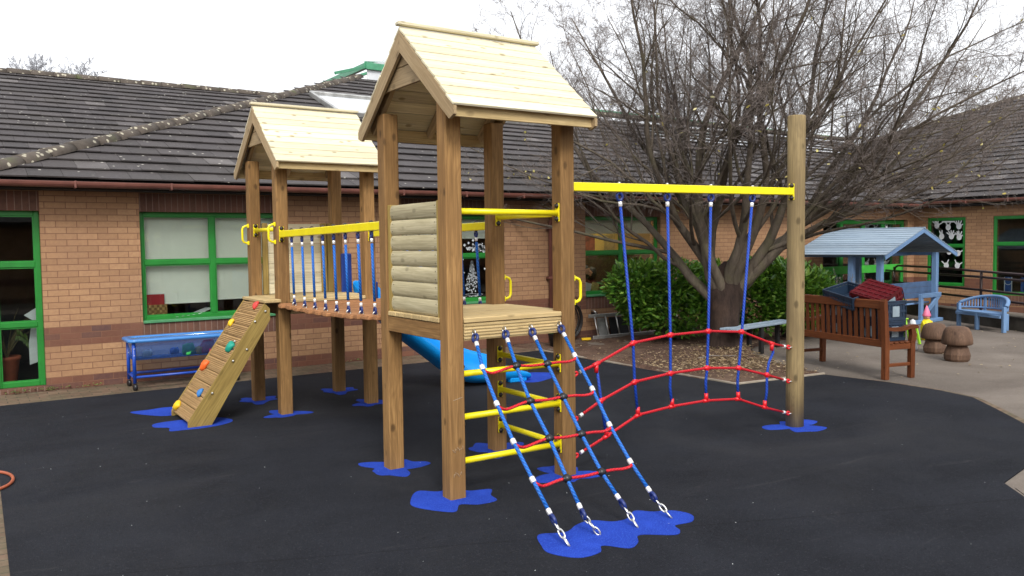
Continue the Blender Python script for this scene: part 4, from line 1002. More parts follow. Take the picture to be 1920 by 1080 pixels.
def leafset(b, c, d, L_, w_, n=(0, 0, 1), mi=0):
    d = Vector(d).normalized(); n = Vector(n); s_ = d.cross(n); s_ = s_.normalized() if s_.length > .01 else d.orthogonal().normalized(); up = s_.cross(d)
    vs = [c, c+d*L_*.3+s_*w_*.5+up*.1*w_, c+d*L_*.7+s_*w_*.42, c+d*L_, c+d*L_*.7-s_*w_*.42, c+d*L_*.3-s_*w_*.5+up*.1*w_, c+d*L_*.5-up*.12*w_]
    r_ = random.uniform(0, 1000); b._add(vs, [(0, 1, 6), (1, 2, 6), (2, 3, 6), (3, 4, 6), (4, 5, 6), (5, 0, 6)], [(0, 0, r_)]*7, mi, False, False)
b = MB()
for k in range(26): leafset(b, Vector((.58+k*.006, 11.58, .66-.0008*k*k*.3)), (rr_.uniform(-.2, .2), -.2, 1 if k % 2 else -1), .07, .018, (0, 1, 0))
b.build('frond', 'fern', k_)
b = MB(); b.prism([(.70, 11.5, .30), (.80, 11.5, .33), (.80, 11.5, .99), (.66, 11.5, .90), (.74, 11.5, .84), (.70, 11.5, .55)], (0, .02, 0)); tag(b.build('paper_sheet', 'decal', None, (.75, 11.5, .3)), 'crumpled white sheet hanging behind the left glazed door', 'sheet')
# classroom behind window 4
for (x0_, x1_, z0_, z1_, mt, lb) in ((9.98, 10.22, 1.48, 1.80, 'pic1', 'green picture on the yellow classroom wall'), (10.55, 10.9, 1.5, 1.82, 'pic2', 'reddish picture display on the classroom wall'), (11.15, 11.45, 1.52, 1.86, 'pic3', 'cream oval picture at the right of the classroom wall')):
    b = MB(); b.box(x0_, x1_, 13.17, 13.19, z0_, z1_, .003); tag(b.build('picture', mt, None, ((x0_+x1_)/2, 13.18, z0_)), lb, 'picture')
b = MB(); b.box(10.3, 12.3, 12.7, 13.15, .05, 1.42, .01); b.box(10.28, 12.32, 12.68, 13.16, 1.42, 1.45, .005); tag(b.build('cupboard', 'furn', None, (11.3, 12.9, 0)), 'dark cupboard against the yellow classroom wall', 'cupboard')
for i, (x_, mt, rz, lb) in enumerate(((9.30, 'whitep', .25, 'white book leaning on the sill of the classroom window'), (9.47, 'pic3', .2, 'cream edged book leaning beside the white book on the classroom sill'), (9.72, 'redb', .1, 'dark red book on the classroom window sill'))):
    b = MB(); b.cbox((x_, YW+.20, .875), ((math.sin(rz), 0, math.cos(rz)), (math.cos(rz), 0, -math.sin(rz)), (0, 1, 0)), (.095, .075, .012), .003); tag(b.build('book', mt, None, (x_, YW+.2, .78)), lb, 'book')
def person(loc, rz, label, face_up=0):
    sk = {'pelvis': (0, 0, .42, .13), 'sp': (0, .0, .60, .12), 'ch': (0, .01, .78, .13), 'neck': (0, .02, .90, .045), 'head0': (0, .03, .97, .07), 'head1': (0, .035, 1.06, .085), 'head2': (0, .03, 1.12, .06),
          'sl': (.13, .01, .83, .06), 'el': (.19, .08, .64, .04), 'wl': (.12, .24, .62, .03), 'sr': (-.13, .01, .83, .06), 'er': (-.19, .08, .64, .04), 'wr': (-.12, .24, .62, .03),
          'hl': (.07, .02, .40, .085), 'kl': (.09, .34, .42, .06), 'al': (.09, .34, .06, .04), 'fl': (.09, .44, .03, .035), 'hr': (-.07, .02, .40, .085), 'kr': (-.09, .34, .42, .06), 'ar': (-.09, .34, .06, .04), 'fr': (-.09, .44, .03, .035)}
    ed = [('pelvis', 'sp'), ('sp', 'ch'), ('ch', 'neck'), ('neck', 'head0'), ('head0', 'head1'), ('head1', 'head2'), ('ch', 'sl'), ('sl', 'el'), ('el', 'wl'), ('ch', 'sr'), ('sr', 'er'), ('er', 'wr'), ('pelvis', 'hl'), ('hl', 'kl'), ('kl', 'al'), ('al', 'fl'), ('pelvis', 'hr'), ('hr', 'kr'), ('kr', 'ar'), ('ar', 'fr')]
    ks = list(sk); me = bpy.data.meshes.new('person'); me.from_pydata([sk[k][:3] for k in ks], [(ks.index(a), ks.index(b_)) for a, b_ in ed], [])
    ob = bpy.data.objects.new('person', me); COL.objects.link(ob); ob.location = loc; ob.rotation_euler = (0, 0, rz); me.materials.append(M['jumper'])
    m_ = ob.modifiers.new('skin', 'SKIN'); ob.modifiers.new('sub', 'SUBSURF').levels = 1; sv = me.skin_vertices[0].data
    for i, k in enumerate(ks): sv[i].radius = (sk[k][3],)*2; sv[i].use_root = (i == 0)
    ORG[ob.name] = (0, 0, 0); tag(ob, label, 'person')
    b = MB(); b.lathe([(.02, -.10), (.06, -.085), (.085, -.04), (.092, .01), (.085, .05), (.055, .085), (.01, .10)], (0, .032, 1.05), 16); b.build('face', 'skin', ob)
    b = MB(); b.lathe([(.075, -.13), (.10, -.08), (.105, -.01), (.10, .05), (.07, .095), (.01, .115)], (0, .008, 1.06), 16); h = b.build('hair', 'hair', ob)
    b = MB(); b.lathe([(.008, 0), (.016, .012), (.006, .03)], (0, .115, 1.045), 8, (0, 1, 0)); b.build('nose', 'skin', ob)
    for s_ in (-1, 1):
        b = MB(); b.lathe([(.010, 0), (.006, .004)], (s_*.032, .112, 1.06), 8, (0, 1, 0)); b.build('eye', 'black', ob)
        b = MB()
        for f_ in range(4): b.tube([(s_*.12+(f_-1.5)*.015, .25, .62), (s_*.12+(f_-1.5)*.017, .29, .615), (s_*.12+(f_-1.5)*.017, .315, .60)], [.009, .008, .006], 6)
        b.tube([(s_*.12-s_*.02, .25, .62), (s_*.12-s_*.045, .275, .61)], [.009, .007], 6); b.build('hand', 'skin', ob)
person((9.62, 11.95, .10), R(200), 'child with long dark hair in burgundy, sitting behind the books in the classroom window')
person((10.05, 12.25, .05), R(100), 'dark-haired child in burgundy sitting behind the window mullion in the classroom')
# blue cards on the right sill
for (y_, w_, lb) in ((9.17, .17, 'blue card with a pale arch on the right-hand window sill'), (8.80, .22, 'plain bright blue card on the right-hand window sill')):
    k_ = thing('picture_card', (XR+.2, y_, .47), lb, 'card'); b = MB(); b.box(XR+.20, XR+.21, y_-w_/2, y_+w_/2, .47, .80, .003); c_ = b.build('card', 'card', k_)
    if w_ < .2:
        b = MB(); b.box(XR+.196, XR+.199, y_-.085, y_-.068, .47, .80, 0); b.box(XR+.196, XR+.199, y_+.068, y_+.085, .47, .80, 0); b.ring((XR+.197, y_, .70), (1, 0, 0), .075, .007, 16, 4); b.build('border', 'whitep', c_)

# ------------------------------------------------------------------ ramp handrail and dwarf wall
ra = Vector((17.6, 10.16, 0)); rb2 = Vector((15.96, 7.22, 0)); dd = (rb2-ra).normalized(); RP = lambda s_, z_: ra+dd*s_+Vector((0, 0, z_)); nb_ = Vector((-dd.y, dd.x, 0))
b = MB(); b.beam(RP(-3.5, .11), RP(8, .11), .22, .24, (0, 0, 1), .01); b.beam(RP(-3.5, .24), RP(8, .24), .27, .035, (0, 0, 1), .008); tag(b.build('dwarf_wall', 'concrete', None, tuple(ra)), 'low weathered concrete wall along the foot of the access ramp', 'wall')
sheet('ramp', [tuple((RP(-3.5, 0)+nb_*.05)[:2]), tuple((RP(8, 0)+nb_*.05)[:2]), tuple((RP(8, 0)+nb_*2.6)[:2]), (19.28, 11.2)], .12, 'tarmac', .12)
hr = thing('handrail', tuple(ra), 'dark brown tubular handrail along the access ramp', 'handrail')
b = MB(); b.tube([RP(-.95, .60), RP(-.98, .92), RP(-.93, 1.02), RP(-.82, 1.065), RP(.5, 1.065), RP(2.15, 1.03), RP(8, .93)], .024, 10); b.build('rail', 'railb', hr)
for (s0_, z0_, z1_) in ((-3.0, .95, .86), (-1, .68, .64), (-1, .53, .46)):
    b = MB(); b.tube([RP(s0_, z0_), RP(2.15, (z0_*2+z1_)/3), RP(8, z1_-.03)], .024, 10); b.build('rail', 'railb', hr)
for s_ in (-3.0, -.97, .55, 2.15, 4.2, 6.4):
    b = MB(); b.tube([RP(s_, .2), RP(s_, 1.03 if s_ > -1 else .95)], .026, 10); b.build('upright', 'railb', hr)

# ------------------------------------------------------------------ tree
def tube_arr(V, Fc, p, r, n):
    base = len(V); prev = None
    for i in range(len(p)):
        d = (p[min(i+1, len(p)-1)]-p[max(i-1, 0)]); d.normalize()
        a = d.orthogonal() if prev is None else prev-d*prev.dot(d)
        a.normalize(); prev = a; b_ = d.cross(a)
        for k in range(n):
            t = 6.28318*k/n; q = p[i]+(a*math.cos(t)+b_*math.sin(t))*r[i]; V.append((q.x, q.y, q.z))
    for i in range(len(p)-1):
        for k in range(n): Fc.append((base+i*n+k, base+i*n+(k+1) % n, base+(i+1)*n+(k+1) % n, base+(i+1)*n+k))
def grow(rg, limbs, nch, ratios, bend, out, lvl=0, maxl=4, minr=.0016):
    """limbs: list of (p, d, L, r); out[lvl] collects polylines"""
    nxt = []
    for (p, d, L_, r0) in limbs:
        seg = ((5, 12, 6, 4, 3, 2) if maxl == 5 else (9, 6, 4, 3, 2))[lvl]; pts = [p.copy()]; rs = [r0]; dirs = [d.copy()]; q = p.copy(); e = d.copy()
        for i in range(seg):
            j = Vector((rg.gauss(0, 1), rg.gauss(0, 1), rg.gauss(0, 1)))*bend[lvl]
            e = (e+j+Vector((0, 0, (.0, .03, .035, .05, .03, .02)[lvl] if maxl == 5 else (.06 if lvl < 3 else .03)))).normalized(); q = q+e*(L_/seg); pts.append(q.copy()); dirs.append(e.copy())
            rs.append(max(minr, r0*(1-(i+1)/seg*(.45 if maxl == 5 and lvl == 0 else .84))))
        out[lvl].append((pts, rs))
        if lvl < maxl:
            n_ = nch[lvl]
            for c_ in range(n_):
                t = .22+.78*(c_+rg.random())/n_ if lvl == 0 else .10+.88*(c_+rg.random())/n_
                if maxl == 5 and lvl == 0: t = (.50, .68, .84, .97, 1.0)[c_]
                if maxl == 5 and lvl == 1: t = .12+.86*(c_+rg.random())/n_
                f = min(t*seg, seg-.001); i = int(f); pp = pts[i].lerp(pts[i+1], f-i); dr = dirs[i+1]
                ax = dr.orthogonal().normalized(); ax = Matrix.Rotation(rg.uniform(0, 6.28), 3, dr) @ ax
                ang = R(rg.uniform(24, 52) if not (maxl == 5 and lvl == 0) else (rg.uniform(12, 42) if c_ < 4 else 6)); nd = (Matrix.Rotation(ang, 3, ax) @ dr).normalized()
                ll = L_*ratios[lvl]*(1.15-t*.72)*rg.uniform(.7, 1.25); rr_ = max(minr, (rs[i]*(1-(f-i))+rs[i+1]*(f-i))*rg.uniform(.42, .62))
                if maxl == 5 and lvl == 0: ll = L_*ratios[0]*rg.uniform(.85, 1.12); rr_ = rs[i+1]*rg.uniform(.42, .58) if c_ < 4 else rs[-1]*.95
                if maxl == 5 and (pp+nd*ll).z < (2.35 if lvl == 0 else 1.85)+.12*abs((pp-Vector((9.5, 8.4, 0))).x): continue
                nxt.append((pp, nd, ll, rr_))
    if lvl < maxl: grow(rg, nxt, nch, ratios, bend, out, lvl+1, maxl, minr)
def mesh_of(name, V, Fc, mat, parent, org, sm=True):
    me = bpy.data.meshes.new(name); v = np.array(V, dtype=np.float32)-np.array(org, dtype=np.float32)
    me.from_pydata(v.tolist(), [], Fc); me.materials.append(M[mat]); me.polygons.foreach_set('use_smooth', [sm]*len(Fc)); me.update()
    o = bpy.data.objects.new(name, me); COL.objects.link(o); o.parent = parent; return o
TB = (9.48, 8.45, 0)
TR = thing('bare_tree', TB, 'large bare many-stemmed tree with a dark trunk and dense fine twigs behind the climbing net', 'tree')
V, Fc = [], []
tp = [Vector((9.46, 8.45, -.05)), Vector((9.46, 8.45, .06)), Vector((9.47, 8.45, .3)), Vector((9.50, 8.46, .6)), Vector((9.56, 8.48, .85)), Vector((9.62, 8.5, 1.05)), Vector((9.62, 8.5, 1.25)), Vector((9.62, 8.5, 1.38))]
tube_arr(V, Fc, tp, [.31, .24, .215, .225, .255, .27, .20, .06], 22)
from mathutils import noise as mn
V = [tuple(Vector(v)+(Vector(v)-Vector((9.55, 8.47, v[2]))).normalized()*(.05*mn.noise(Vector(v)*3.1)+.025*mn.noise(Vector(v)*9))) for v in V]
rg = random.Random(12); limbs = []
sp = [(-168, 48, 1.7, .13), (172, 40, 1.7, .11), (150, 56, 1.6, .11), (-130, 54, 1.4, .10), (95, 62, 1.6, .11), (48, 50, 1.6, .11), (12, 40, 1.8, .13), (-20, 36, 1.8, .12), (-50, 54, 1.6, .12), (-95, 66, 1.5, .11), (0, 64, 1.8, .12), (178, 66, 1.8, .12)]
# azimuth measured from the view's right-hand direction
rv = Vector((.83, -.557, 0)); fv = Vector((.557, .83, 0))
for (az, el, L_, r_) in sp:
    a_ = R(az); hd = rv*math.cos(a_)+fv*math.sin(a_); d = hd*math.cos(R(el))+Vector((0, 0, 1))*math.sin(R(el))
    st = Vector((9.55, 8.47, .78))+hd*rg.uniform(.06, .13)+Vector((0, 0, rg.uniform(-.12, .18)))
    d0 = (d+Vector((0, 0, .55))-hd*.10).normalized()
    limbs.append((st, d0*.5+d*.5, L_*rg.uniform(.95, 1.1), r_*.8))
out = [[] for _ in range(6)]
grow(rg, limbs, (5, 10, 7, 6, 3), (2.2, .44, .50, .54, .62), (.15, .10, .16, .20, .26, .2), out, 0, 5, .0014)
mesh_of('trunk', V, Fc, 'trunk', TR, TB)
V, Fc = [], []
for lv in (0, 1, 2):
    for pts, rs in out[lv]: tube_arr(V, Fc, pts, rs, (10, 7, 5)[lv])
mesh_of('branches', V, Fc, 'bark', TR, TB)
V, Fc = [], []
for lv in (3, 4, 5):
    for pts, rs in out[lv]: tube_arr(V, Fc, pts, rs, 3)
cr_ = mesh_of('crown', V, Fc, 'twig', TR, TB)
lb = MB(); allp = [pts[-1] for pts, rs in out[3]]+[pts[-1] for pts, rs in out[4]]
low = [p for p in allp if p.z < 3.3]
for p in rg.sample(low, min(170, len(low)))+rg.sample(allp, 25):
    leafset(lb, p, (rg.uniform(-1, 1), rg.uniform(-1, 1), rg.uniform(-1, .2)), rg.uniform(.04, .07), rg.uniform(.02, .035), (rg.uniform(-1, 1), rg.uniform(-1, 1), .5))
lo_ = lb.build('leaves', 'yleaf', TR); 
# distant trees over the left ridge
for i, (px_, dist, hgt, w_, lb_) in enumerate(((5.2, 70, 16.2, 2.4, 'left of the two hazy bare treetops above the left roof ridge'), (8.0, 70, 15.9, 2.6, 'right and larger of the two hazy bare treetops above the left roof ridge'))):
    X_ = px_; bs = (X_, dist, 0)
    t_ = thing('distant_tree', bs, lb_, 'tree', 'bare treetops behind the school')
    rg2 = random.Random(40+i); o2 = [[] for _ in range(5)]
    st = Vector((X_, dist, hgt-3.2)); lm = []
    for k in range(9):
        a_ = k*.7+rg2.random(); e_ = R(rg2.uniform(45, 85)); lm.append((st, Vector((math.cos(a_)*math.cos(e_), math.sin(a_)*math.cos(e_), math.sin(e_))), w_*rg2.uniform(.9, 1.2), .06))
    grow(rg2, lm, (9, 6, 4, 0), (.42, .45, .5, .5), (.10, .13, .17, .2, .2), o2, 0, 3, .012)
    V, Fc = [], []
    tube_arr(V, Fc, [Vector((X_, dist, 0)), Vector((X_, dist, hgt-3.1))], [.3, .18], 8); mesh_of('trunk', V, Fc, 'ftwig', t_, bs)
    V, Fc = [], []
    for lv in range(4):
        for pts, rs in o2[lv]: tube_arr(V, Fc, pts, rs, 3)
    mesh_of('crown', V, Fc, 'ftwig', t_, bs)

# ------------------------------------------------------------------ shrubs
def bush(name, lobes, nleaf, base, label, seed, cat='bush', lsz=.115):
    rr_ = random.Random(seed); t_ = thing(name, base, label, cat); b = MB(); st = MB()
    per = nleaf//len(lobes)
    for (cx, cy, cz, rx, ry, rz_) in lobes:
        for k in range(per):
            u = rr_.gauss(0, 1); v_ = rr_.gauss(0, 1); w_ = rr_.gauss(0, 1); n_ = math.sqrt(u*u+v_*v_+w_*w_) or 1; q = rr_.random()**.28
            q *= 1+.14*math.sin(u*5+cx*3)*math.cos(w_*6)
            p = Vector((cx+u/n_*rx*q, cy+v_/n_*ry*q, cz+w_/n_*rz_*q))
            if p.z < .03 or p.y > YW-.06: continue
            d = Vector((u/n_+rr_.uniform(-.7, .7), v_/n_+rr_.uniform(-.7, .7), w_/n_*.5+rr_.uniform(-.5, .9)))
            leafset(b, p, d, lsz*rr_.uniform(.7, 1.25), lsz*.40*rr_.uniform(.8, 1.2), Vector((rr_.uniform(-.6, .6), -.5+rr_.uniform(-.5, .5), 1)))
        for k in range(7):
            p = Vector((base[0]+rr_.uniform(-.15, .15), base[1]+rr_.uniform(-.1, .1), 0)); e = Vector((cx+rr_.uniform(-.7, .7)*rx, cy+rr_.uniform(-.5, .5)*ry, cz+rr_.uniform(-.2, .7)*rz_)); m_ = (p+e)/2+Vector((rr_.uniform(-.1, .1), rr_.uniform(-.1, .1), -.05))
            st.tube([p, m_, e], [.016, .010, .005], 5)
    b.build('foliage', 'laurel', t_); st.build('stem', 'twig', t_)
bush('laurel_bush', [(9.40, 10.25, .98, .58, .45, .38), (10.05, 10.1, .93, .75, .5, .42), (10.75, 9.9, .88, .62, .5, .42), (10.2, 9.95, .50, .95, .5, .38), (9.6, 10.35, .65, .40, .4, .40)], 10500, (10.1, 10.2, 0), 'dense laurel bush against the school wall left of the tree trunk', 3)
bush('laurel_bush', [(11.25, 9.35, .68, .62, .45, .58), (11.75, 9.0, .74, .58, .45, .56), (12.15, 8.9, .66, .42, .4, .50), (11.6, 9.5, 1.08, .50, .4, .32)], 9500, (11.9, 9.15, 0), 'glossy laurel bush right of the tree trunk behind the round post', 4)
# dry twiggy shrub
t_ = thing('dry_shrub', (13.6, 9.2, 0), 'grey leafless twiggy shrub beside the blue pavilion', 'shrub'); rg3 = random.Random(8); o3 = [[] for _ in range(5)]
grow(rg3, [(Vector((13.6, 9.2, 0)), Vector((rg3.uniform(-.6, .6), rg3.uniform(-.6, .6), 1)).normalized(), rg3.uniform(.7, 1.1), .010) for _ in range(16)], (6, 4, 3, 0), (.5, .5, .5, .5), (.2, .25, .3, .3, .3), o3, 0, 3, .002)
V, Fc = [], []
for lv in range(4):
    for pts, rs in o3[lv]: tube_arr(V, Fc, pts, rs, 3)
M['gtwig'] = paint('grey_twig', (.26, .235, .21), .9, .2); mesh_of('twigs', V, Fc, 'gtwig', t_, (13.6, 9.2, 0))
# chips and fallen leaves
def scatter(name, n, fn, mat, sz, label, cat, seed):
    rr_ = random.Random(seed); b = MB()
    for k in range(n):
        p = fn(rr_)
        if p is None: continue
        a_ = rr_.uniform(0, 6.28); s_ = rr_.uniform(*sz); leafset(b, Vector(p), (math.cos(a_), math.sin(a_), rr_.uniform(-.15, .25)), s_, s_*rr_.uniform(.3, .6), (rr_.uniform(-.4, .4), rr_.uniform(-.4, .4), 1))
    return tag(b.build(name, mat), label, cat, kind='stuff')
def chip_pos(rr_):
    x_ = 9.2+rr_.gauss(0, 1.0); y_ = 7.7+rr_.gauss(0, .62)
    return (x_, y_, .035+rr_.uniform(0, .03)+.10*math.exp(-((x_-9.5)**2+(y_-8.4)**2)/.35)) if in_bed(x_, y_) else None
scatter('wood_chips', 5200, chip_pos, 'chip', (.02, .055), 'pale wood chips scattered over the soil bed under the tree', 'wood chips', 3)
def deb_pos(rr_):
    x_ = rr_.uniform(.3, 9); y_ = rr_.uniform(2.2, 10.4); return (x_, y_, .010)
def leaf_pos(rr_):
    x_ = rr_.uniform(7.6, 16); y_ = rr_.uniform(4, 11); return (x_, y_, .05 if in_bed(x_, y_) else .008) if in_bed(x_, y_) or x_ > 9.3 else None
scatter('fallen_leaves', 420, leaf_pos, 'chip', (.02, .05), 'small dry leaves lying on the soil and paving', 'leaves', 6)
scatter('crumbs', 260, deb_pos, 'decal', (.003, .011), 'tiny pale specks of litter on the black rubber', 'litter', 7)
def weed_pos(rr_): return (rr_.choice([.9, 1.3, 4.8, 6.4, .5])+rr_.gauss(0, .12), YW-.03+rr_.uniform(-.06, 0), .02+rr_.random()*.03)
scatter('weeds', 120, weed_pos, 'fern', (.02, .05), 'small green weeds along the foot of the wall', 'weeds', 9)
b = MB(); b.tube([(8.55, 8.1, .06), (8.75, 8.02, .09), (8.9, 8.0, .07), (9.05, 7.85, .08)], [.007, .006, .005, .003], 6); tag(b.build('fallen_stick', 'gtwig', None, (8.8, 8, 0)), 'thin pale stick lying on the soil left of the trunk', 'stick')

# ------------------------------------------------------------------ brown bench (local: x along, y front)
bd = Vector((.35, 1.54, 0)).normalized()
BN = thing('garden_bench', (0, 0, 0), 'reddish brown slatted wooden bench seen from behind, loaded with crates', 'bench', local=True)
# local frame: +X along the bench length, -Y = front?  root rotated so local X -> bd, local Y -> left of bd (towards the play area)
LB = 1.52
for x_ in (0, LB):
    b = MB(); b.prism([(x_-.033, .0+.0, 0), (x_-.033, -.065, 0), (x_-.033, -.065, .44), (x_-.033, -.022, .965), (x_-.033, .012, .975), (x_-.033, .025, .94), (x_-.033, .0, .44)], (.066, 0, 0), 0, (0, 0, 1)); b.build('leg', 'teak', BN)
    b = MB(); b.prism([(x_-.03, -.41, 0), (x_-.03, -.47, 0), (x_-.03, -.475, .42), (x_-.03, -.50, .52), (x_-.03, -.46, .62), (x_-.03, -.41, .62), (x_-.03, -.425, .52), (x_-.03, -.41, .42)], (.06, 0, 0), 0, (0, 0, 1)); b.build('leg', 'teak', BN)
    b = MB(); pr = [(-.05, .635), (-.15, .622), (-.30, .622), (-.42, .650), (-.50, .648), (-.53, .615), (-.52, .60), (-.42, .605), (-.30, .578), (-.15, .578), (-.05, .59)]
    b.prism([(x_-.034, a, z) for a, z in pr], (.068, 0, 0), 0, (0, 1, 0)); b.build('arm', 'teak', BN)
    b = MB(); b.box(x_-.02, x_+.02, -.41, -.066, .15, .19, .004); b.box(x_-.022, x_+.022, -.41, -.066, .355, .425, .004); b.build('side_rail', 'teak', BN)
b = MB(); b.box(.034, LB-.034, -.035, .008, .845, .955, .01); b.build('top_rail', 'teak', BN)
b = MB(); b.box(.034, LB-.034, -.055, -.012, .385, .475, .006); b.build('lower_rail', 'teak', BN)
for k in range(15):
    x_ = .034+(LB-.068)*(k+.5)/15; b = MB(); b.prism([(x_-.026, -.040, .475), (x_-.026, -.024, .475), (x_-.026, -.008, .845), (x_-.026, -.024, .845)], (.052, 0, 0), 0, (0, 0, 1)); b.build('slat', 'teak', BN)
for k in range(5):
    b = MB(); y_ = -.10-.085*k; b.box(-.03, LB+.03, y_-.030, y_+.030, .427, .447, .004); b.build('seat_slat', 'teak', BN)
b = MB(); b.box(.03, LB-.03, -.455, -.43, .35, .425, .004); b.build('front_rail', 'teak', BN)
place(BN, (9.2, 5.73, 0), math.atan2(bd.y, bd.x))
def bench_pt(x_, y_, z_): return BN.matrix_basis @ Vector((x_, y_, z_))
rotB = math.atan2(bd.y, bd.x)
# crates
def crate(w_, d_, h_, mat, label, nm='storage_crate', lab=True, grp=None):
    t_ = thing(nm, (0, 0, 0), label, 'crate', grp, local=True); b = MB(); th_ = .008
    for (x0_, x1_, y0_, y1_) in ((-w_/2, w_/2, -d_/2, -d_/2+th_), (-w_/2, w_/2, d_/2-th_, d_/2), (-w_/2, -w_/2+th_, -d_/2, d_/2), (w_/2-th_, w_/2, -d_/2, d_/2)):
        lx = x1_-x0_ > y1_-y0_; L_ = (x1_-x0_) if lx else (y1_-y0_)
        for (z0_, z1_) in ((0, h_*.16), (h_*.40, h_*.52), (h_*.80, h_)): b.box(x0_, x1_, y0_, y1_, z0_, z1_, .002)
        n_ = int(L_/.045)
        for k in range(n_+1):
            a = -L_/2+L_*k/n_
            if lx: b.box(a-.007, a+.007, y0_+.001, y1_-.001, h_*.1, h_*.9, .001)
            else: b.box(x0_+.001, x1_-.001, a-.007, a+.007, h_*.1, h_*.9, .001)
    b.box(-w_/2, w_/2, -d_/2, d_/2, 0, .008, .002)
    for k in range(7): a = -w_/2+w_*(k+.5)/7; b.box(a-.01, a+.01, -d_/2, d_/2, .009, .014, .001)
    for (x0_, x1_, y0_, y1_) in ((-w_/2+.009, w_/2-.009, -d_/2+.009, -d_/2+.012), (-w_/2+.009, w_/2-.009, d_/2-.012, d_/2-.009), (-w_/2+.009, -w_/2+.012, -d_/2+.013, d_/2-.013), (w_/2-.012, w_/2-.009, -d_/2+.013, d_/2-.013)):
        b.box(x0_, x1_, y0_, y1_, .01, h_*.78, 0)
    for k in range(5): a = -d_/2+d_*(k+.5)/5; b.box(-w_/2+.004, w_/2-.004, a-.008, a+.008, -.012, .0, .001)
    for k in range(6): a = -w_/2+w_*(k+.5)/6; b.box(a-.006, a+.006, -d_/2+.004, d_/2-.004, -.010, -.0005, .001)
    body = b.build('crate_wall', mat, t_)
    b = MB()
    b.box(-w_/2-.006, w_/2+.006, -d_/2-.006, -d_/2+.012, h_-.016, h_, .003); b.box(-w_/2-.006, w_/2+.006, d_/2-.012, d_/2+.006, h_-.016, h_, .003); b.box(-w_/2-.006, -w_/2+.012, -d_/2, d_/2, h_-.016, h_, .003); b.box(w_/2-.012, w_/2+.006, -d_/2, d_/2, h_-.016, h_, .003)
    b.build('rim', mat, t_)
    if lab:
        for s_ in (-1, 1):
            b = MB(); b.box(-w_*.16, w_*.16, s_*(d_/2+.001)-.001, s_*(d_/2+.001)+.001, h_*.2, h_*.72, 0); b.build('label_panel', 'crw', t_)
            b = MB()
            for k in range(4): b.box(w_*.22+k*.022, w_*.22+k*.022+.010, s_*(d_/2+.001)-.001, s_*(d_/2+.001)+.001, h_*.15+k*.01, h_*.55+k*.01, 0)
            b.build('stripes', 'crw', t_)
            b = MB(); b.box(s_*(w_/2+.001)-.001, s_*(w_/2+.001)+.001, -d_*.2, d_*.1, h_*.2, h_*.72, 0); b.build('label_panel', 'crw', t_)
    return t_
def put(o, p, rz=0, rx=0, ry=0): o.location = p; o.rotation_euler = (rx, ry, rz)
c1 = crate(.36, .36, .245, 'crb', 'lower dark navy crate on the seat end of the brown bench'); put(c1, bench_pt(.25, -.235, .447), rotB)
c2 = crate(.37, .37, .245, 'crb', 'upper dark navy crate stacked on the lower navy crate by the bench arm'); put(c2, bench_pt(.25, -.235, .694), rotB+.03)
c3 = crate(.50, .36, .24, 'crr', 'dark red crate lying tilted on top of the stacked navy crates'); put(c3, bench_pt(.42, -.23, .90), rotB+.15, 0, -.0); c3.matrix_world = Matrix.Translation(bench_pt(.34, -.20, 1.06)) @ Matrix.Rotation(rotB+.10, 4, 'Z') @ Matrix.Rotation(R(-11), 4, 'Y') @ Matrix.Rotation(R(152), 4, 'X')
c4 = crate(.56, .40, .17, 'crb', 'blue-grey crate tipped open behind the back of the brown bench', lab=False); put(c4, bench_pt(.88, -.27, .90), rotB); c4.matrix_world = Matrix.Translation(bench_pt(.74, -.20, .885)) @ Matrix.Rotation(rotB-.04, 4, 'Z') @ Matrix.Rotation(R(-9), 4, 'Y') @ Matrix.Rotation(R(-14), 4, 'X')
c5 = crate(.50, .36, .22, 'crb', 'navy crate on the middle of the bench seat propping the tilted crates'); put(c5, bench_pt(.86, -.26, .447), rotB)
c6 = crate(.50, .36, .22, 'crb', 'navy crate under the tipped blue-grey crate, on the middle bench crate'); put(c6, bench_pt(.86, -.26, .669), rotB+.04)

# ------------------------------------------------------------------ light blue curved bench
CB = thing('curved_bench', (0, 0, 0), 'small pale blue curved-back garden bench by the ramp wall', 'bench', local=True)
def arc(t): # t -1..1 -> plan x,y (back arc) and height
    return .60*math.sin(t*1.12)/math.sin(1.12), -.30*(1-math.cos(t*1.12))/(1-math.cos(1.12)), .80-.20*abs(t)**2.2
N_ = 26; b = MB(); top = [Vector((*arc(-1+2*k/N_)[:2], arc(-1+2*k/N_)[2])) for k in range(N_+1)]
b.tube(top, .035, 10); b.build('top_rail', 'lbluep', CB)
b = MB(); b.tube([Vector((p.x*.985, p.y+.0, .50)) for p in top], .022, 8); b.build('lower_rail', 'lbluep', CB)
for k in range(27):
    t = -1+2*(k+.5)/27
    if abs(abs(t)-.33) < .05: continue
    x_, y_, z_ = arc(t); b = MB(); b.box(x_-.0125, x_+.0125, y_-.008, y_+.008, .51, z_-.01, .002); b.build('slat', 'lbluep', CB)
for t in (-.33, .33):
    x_, y_, z_ = arc(t); b = MB(); b.box(x_-.03, x_+.03, y_-.014, y_+.014, .40, z_-.01, .003); b.build('back_post', 'lbluep', CB)
b = MB(); b.prism([(p.x*.97, p.y-.01, .40) for p in top]+[(.58, -.34, .40), (.30, -.42, .40), (-.30, -.42, .40), (-.58, -.34, .40)], (0, 0, .035), 0, (1, 0, 0)); b.build('seat', 'lbluep', CB)
b = MB(); b.box(-.57, .57, -.40, -.375, .33, .40, .004); b.build('apron', 'lbluep', CB)
for (x_, y_, h_) in ((-.575, -.32, .60), (.575, -.32, .60), (0, -.39, .40), (-.42, -.06, .40), (.30, -.04, .40)):
    b = MB(); b.box(x_-.03, x_+.03, y_-.03, y_+.03, 0, h_, .005); b.build('leg', 'lbluep', CB)
cbx = math.atan2(7.28-8.33, 15.35-15.83)   # along the front legs
